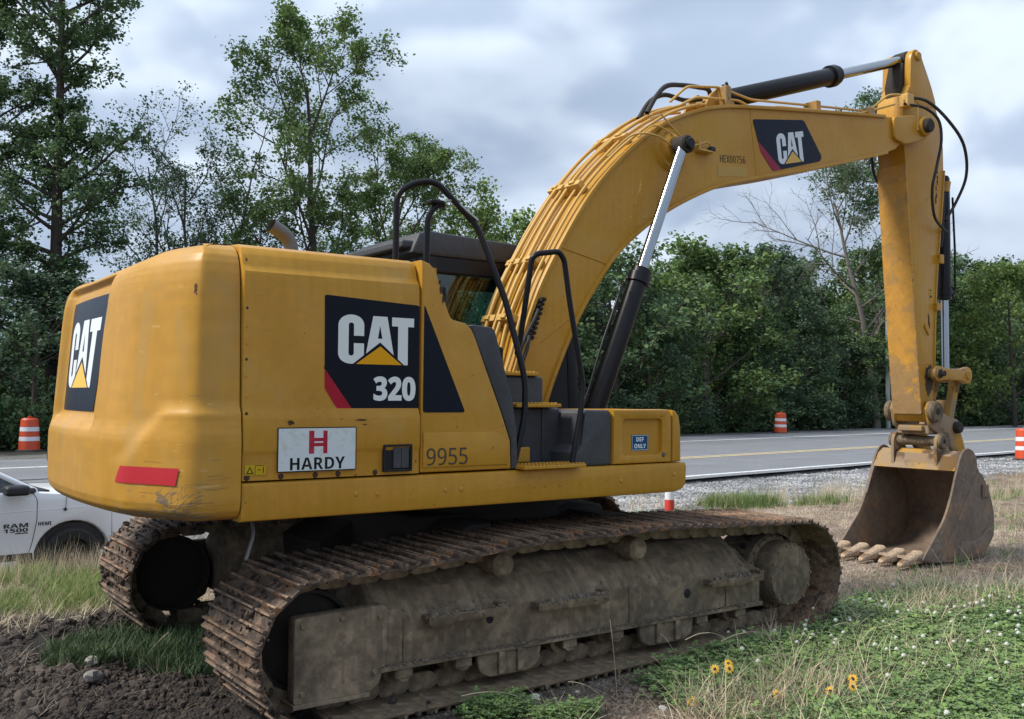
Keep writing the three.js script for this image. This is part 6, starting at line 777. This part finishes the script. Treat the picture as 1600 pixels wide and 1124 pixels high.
  scatter('dry_grass', 'short straw along the edge of the mud', 'dry grass', [...strawG, ...litterG], white, 3500, 313, [-3.8, -1.2, -3.6, -1.2], (x, z) => smooth(-1.4, -2.1, z) * 0.6, 0.7, straw, 0.5);
  scatter('grass', 'green grass patch in the mud behind the tracks, darkened as if in shade', 'grass', shortG, white, 6500, 310, [-3.0, -1.2, -1.4, 0.5], (x, z) => grassPatch(x, z) * 1.4, 1.0, shadedGreen, 0.35);  // shade on this patch comes from the darkened grass colour
  // mud clods behind the tracks and crumbs of dry soil beside them
  const mudMat = new THREE.MeshStandardMaterial({ color: lin(1, 1, 1), roughness: 1, bumpMap: dirtBump, bumpScale: 0.01 });
  const cs = clodG; const mudCol = vary([0.030, 0.022, 0.018], [0.105, 0.082, 0.066]);
  scatter('mud_clods', 'dark mud clods behind the tracks', 'mud', cs, mudMat, 30000, 401, [-4.6, -1.0, -2.2, 2.6], (x, z) => mudMask(x, z) * (1 - 0.75 * grassPatch(x, z)) * clamp(0.35 + gn(x, z, 2.2, 3) * 3.2), 0.017, mudCol, 3);
  scatter('mud_clods', 'large dark clods turned up behind the tracks', 'mud', cs, mudMat, 1500, 411, [-4.6, -1.3, -2.1, 2.2], (x, z) => mudMask(x, z) * (1 - grassPatch(x, z)) * clamp(0.2 + gn(x, z, 1.8, 3) * 3), 0.042, mudCol, 3);
  scatter('mud_clods', 'crumbled soil between the tracks', 'mud', cs, mudMat, 9000, 402, [-2.0, 2.2, -0.9, 0.9], (x, z) => 0.7, 0.02, mudCol, 3);
  scatter('soil_crumbs', 'crumbled brown soil along the near track', 'soil', cs, mudMat, 9000, 403, [-1.9, 2.4, 1.55, 2.5], (x, z) => clamp(smooth(1.85, 1.6, z - 0.06 * x) * 0.7 + dirtPatch(x, z)), 0.011, vary([0.09, 0.06, 0.045], [0.24, 0.20, 0.16]), 3);
  scatter('straw_litter', 'broken straw lying on the bare patch', 'straw', litterG, white, 900, 404, [-1.2, 1.2, 1.6, 2.6], (x, z) => clamp(dirtPatch(x, z) + 0.15), 0.5, vary([0.16, 0.10, 0.07], [0.34, 0.26, 0.17]), 0.3);
  scatter('straw_litter', 'stalks lying on the mud', 'straw', litterG, white, 500, 405, [-3.6, -1.3, -2.0, 0.9], (x, z) => 0.6, 0.7, vary([0.14, 0.11, 0.08], [0.34, 0.28, 0.2]), 0.4);
  scatter('gravel', 'grey gravel along the road shoulder', 'gravel', cs, mudMat, 60000, 406, [1.5, 26, -11, -3.5], (x, z) => gravelMask(x, z) * (roadLat(x, z) < edgeLat(roadS(x, z)) - 0.1 ? 1 : 0) * clamp(1.25 - x / 26), 0.022, vary([0.15, 0.152, 0.158], [0.46, 0.46, 0.465]), 3);
  scatter('straw_litter', 'flattened straw on the bare tan ground round the bucket', 'straw', litterG, white, 9000, 414, [2.4, 9, -3.5, 2.2], (x, z) => clamp(0.6 + gn(x, z, 1.1, 2) * 1.5) * (1 - cloverMask(x, z)), 0.5, vary([0.42, 0.30, 0.22], [0.72, 0.60, 0.48]), 0.12);
  // single stalks, flowers and stones
  const R = rng(777), stalkMat = new THREE.MeshStandardMaterial({ color: lin(0.46, 0.39, 0.26), roughness: 0.9 });
  const stalk = (x, z, dx, dz, h, bend, label) => { const pts = []; for (let i = 0; i <= 8; i++) { const t = i / 8; pts.push([x + dx * (t * 0.55 + bend * t * t), height(x, z) + h * (t * 1.25 - bend * 0.62 * t * t * t), z + dz * (t * 0.55 + bend * t * t)]); } const g = join([hose(pts, 0.0013, 5, 24), hose(pts.slice(-3), 0.0024, 5, 8)]); const m = mesh('grass_stalk', g, stalkMat, scene); tag(m, label, 'grass stalk', 'long dry grass stalks in the foreground'); };
  const stalks = [[0.62, 2.15, -0.42, 0.05, 0.52, 0.9], [1.35, 1.85, -0.55, 0.1, 0.34, 0.9], [-0.25, 1.95, -0.12, 0.05, 0.42, 0.2], [0.15, 2.0, -0.24, 0.02, 0.22, 0.3], [0.42, 1.80, -0.22, 0.0, 0.26, 0.3], [-0.45, 2.15, -0.32, 0.02, 0.26, 0.5], [0.05, 2.40, -0.42, 0.05, 0.30, 0.4], [-0.75, 1.85, -0.30, -0.05, 0.20, 0.9], [1.0, 2.35, -0.5, 0.05, 0.30, 0.7], [1.7, 2.2, 0.35, 0.05, 0.28, 0.6], [2.0, 2.5, 0.4, 0, 0.35, 0.6], [1.9, 2.1, -0.35, 0.05, 0.33, 0.8], [2.5, 1.9, 0.3, 0, 0.25, 0.4], [0.9, 2.6, 0.3, 0, 0.36, 0.5], [-2.35, -0.35, -0.05, 0.02, 0.26, 0.1], [-2.28, -0.30, 0.22, 0.1, 0.2, 0.2]];
  const nth = n => n + (['th', 'st', 'nd', 'rd'][n % 10 > 3 || (n > 10 && n < 14) ? 0 : n % 10]), order = stalks.map((s, i) => [V(s[0], 0.1, s[1]).project(camera).x, i]).filter(q => q[1] > 2 && q[1] < 14).sort((a, b) => a[0] - b[0]).map(q => q[1]);
  stalks.forEach((s, i) => stalk(...s, ['tallest bent dry stalk arching in front of the track frame', 'dry stalk arching left past the final drive', 'straight dry stalk rising before the roller guards'][i] ?? (i === 14 ? 'upright dry stem sticking up from the mud behind the tracks' : i === 15 ? 'slanting dry stem sticking up from the mud behind the tracks' : `dry grass stalk leaning in the foreground, ${nth(order.indexOf(i) + 1)} from the left of the short ones`)));
  const blossom = (() => { const p = []; for (let i = 0; i < 26; i++) { const a = i * 2.4, y = 1 - (i / 25) * 1.5, r = Math.sqrt(Math.max(0, 1 - y * y)); const g = new THREE.ConeGeometry(0.0028, 0.009, 4); orient(g, V(0, 0, 0), V(Math.cos(a) * r, y, Math.sin(a) * r).multiplyScalar(0.009)); g.translate(Math.cos(a) * r * 0.005, y * 0.005, Math.sin(a) * r * 0.005); p.push(plain(g)); } return join(p); })(), stemG = cyl([0, -0.10, 0], [0, 0, 0], 0.0012, 0.0012, 5);
  const bm = new THREE.MeshStandardMaterial({ color: lin(0.70, 0.70, 0.63), roughness: 0.9 }), sm = new THREE.MeshStandardMaterial({ color: lin(0.08, 0.14, 0.04), roughness: 0.9 });
  let made = 0; for (let i = 0; i < 4000 && made < 170; i++) { const x = lerp(0.5, 5, R()), z = lerp(1.1, 3.6, R()), k = R(); pt.set(x, 0.1, z); if (k > cloverMask(x, z) * (x > 1.3 ? 1 : 0.25) || strawMask(x, z) > 0.7 || !frustum.containsPoint(pt)) continue; made++; const g = group('clover_blossom', scene); tag(g, 'small round white clover blossom in the green clover', 'clover blossom', 'white clover blossoms'); mesh('petals', blossom, bm, g); mesh('stem', stemG, sm, g); g.position.set(x, height(x, z) + 0.115 + 0.06 * R(), z); g.rotation.set((R() - 0.5) * 0.8, R() * 6, (R() - 0.5) * 0.8); g.scale.setScalar(0.85 + 0.5 * R()); }
  const petal = new THREE.MeshStandardMaterial({ color: lin(0.72, 0.40, 0.02), roughness: 0.7, side: THREE.DoubleSide }), heart = new THREE.MeshStandardMaterial({ color: lin(0.05, 0.022, 0.012), roughness: 0.9 });
  const petalG = (() => { const s = new THREE.Shape(); s.moveTo(0.006, -0.003); s.quadraticCurveTo(0.02, -0.009, 0.030, -0.002); s.lineTo(0.029, 0.003); s.quadraticCurveTo(0.02, 0.009, 0.006, 0.003); s.closePath(); const g = new THREE.ExtrudeGeometry(s, { depth: 0.0006, bevelEnabled: false, curveSegments: 4 }); return plain(g); })();
  [[0.285, 2.19, 0.15, 'left of the three yellow flowers beside the clover'], [0.33, 2.26, 0.16, 'largest of the three yellow flowers beside the clover'], [0.39, 2.20, 0.165, 'yellow flower peeking behind the largest one'], [0.36, 2.58, 0.09, 'yellow flower at the bottom edge below the trio'], [0.62, 2.73, 0.10, 'yellow flower at the bottom edge in the middle of the clover'], [0.77, 2.77, 0.11, 'lower yellow flower of the pair in the clover'], [0.81, 2.74, 0.14, 'upper yellow flower of the pair in the clover'], [-0.08, 2.36, 0.07, 'lone yellow flower in the dry grass at the bottom edge']].forEach(([x, z, h, label], i) => {
    const g = group('yellow_flower', scene); tag(g, label, 'flower', 'yellow flowers with dark hearts'); const face = V(camP.x - x + (i % 3 - 1) * 2, 3.2 - (i % 2), camP.z - z).normalize(), q = new THREE.Quaternion().setFromUnitVectors(V(0, 0, 1), face);
    for (let k = 0; k < 10; k++) { const m = mesh('petal', petalG, petal, g); m.position.set(0, h, 0); m.scale.setScalar(0.92); m.quaternion.copy(q).multiply(new THREE.Quaternion().setFromEuler(new THREE.Euler(0, 0, k * 0.6283))); m.rotateY(0.15); }
    const hm = mesh('heart', turned([[0, 0.009], [0.007, 0.006], [0.0095, 0]], [0, h, 0], [face.x, h + face.y, face.z], 12), heart, g); mesh('stem', hose([[0.02, -h * 0.1, 0.01], [0.01, h * 0.5, 0], [0, h, 0]], 0.0018, 5, 8), sm, g); g.position.set(x, height(x, z), z); });
  const stone = (x, z, s, label, tone) => { const g = clodG[made++ % 3].clone(); const m = mesh('stone', g, new THREE.MeshStandardMaterial({ color: lin(tone, tone * 0.95, tone * 0.86), roughness: 0.95, bumpMap: dirtBump, bumpScale: 0.004 }), scene); m.scale.set(s * 1.3, s * 0.7, s); m.position.set(x, height(x, z) + s * 0.3, z); m.rotation.y = x * 7; tag(m, label, 'stone', 'pale stones on the ground'); };
  stone(2.22, 1.72, 0.055, 'large pale stone in the clover ahead of the final drive', 0.42); stone(-0.62, 1.66, 0.026, 'white stone on the track print below the roller guard', 0.62); stone(-0.35, 1.72, 0.016, 'small white pebble on the soil under the near track', 0.6); stone(-2.52, -0.42, 0.045, 'pale stone in the mud left of the tracks', 0.34); stone(-2.62, 0.02, 0.05, 'rounded stone in the mud near the left edge', 0.22); stone(-1.93, 0.55, 0.05, 'pale stone leaning against the rear of the near track', 0.38); stone(4.25, 0.95, 0.035, 'pale stone on the dry ground before the bucket', 0.45); stone(-0.15, 2.22, 0.022, 'pale pebble on the bare patch', 0.45);
}
renderer.render(scene, camera);
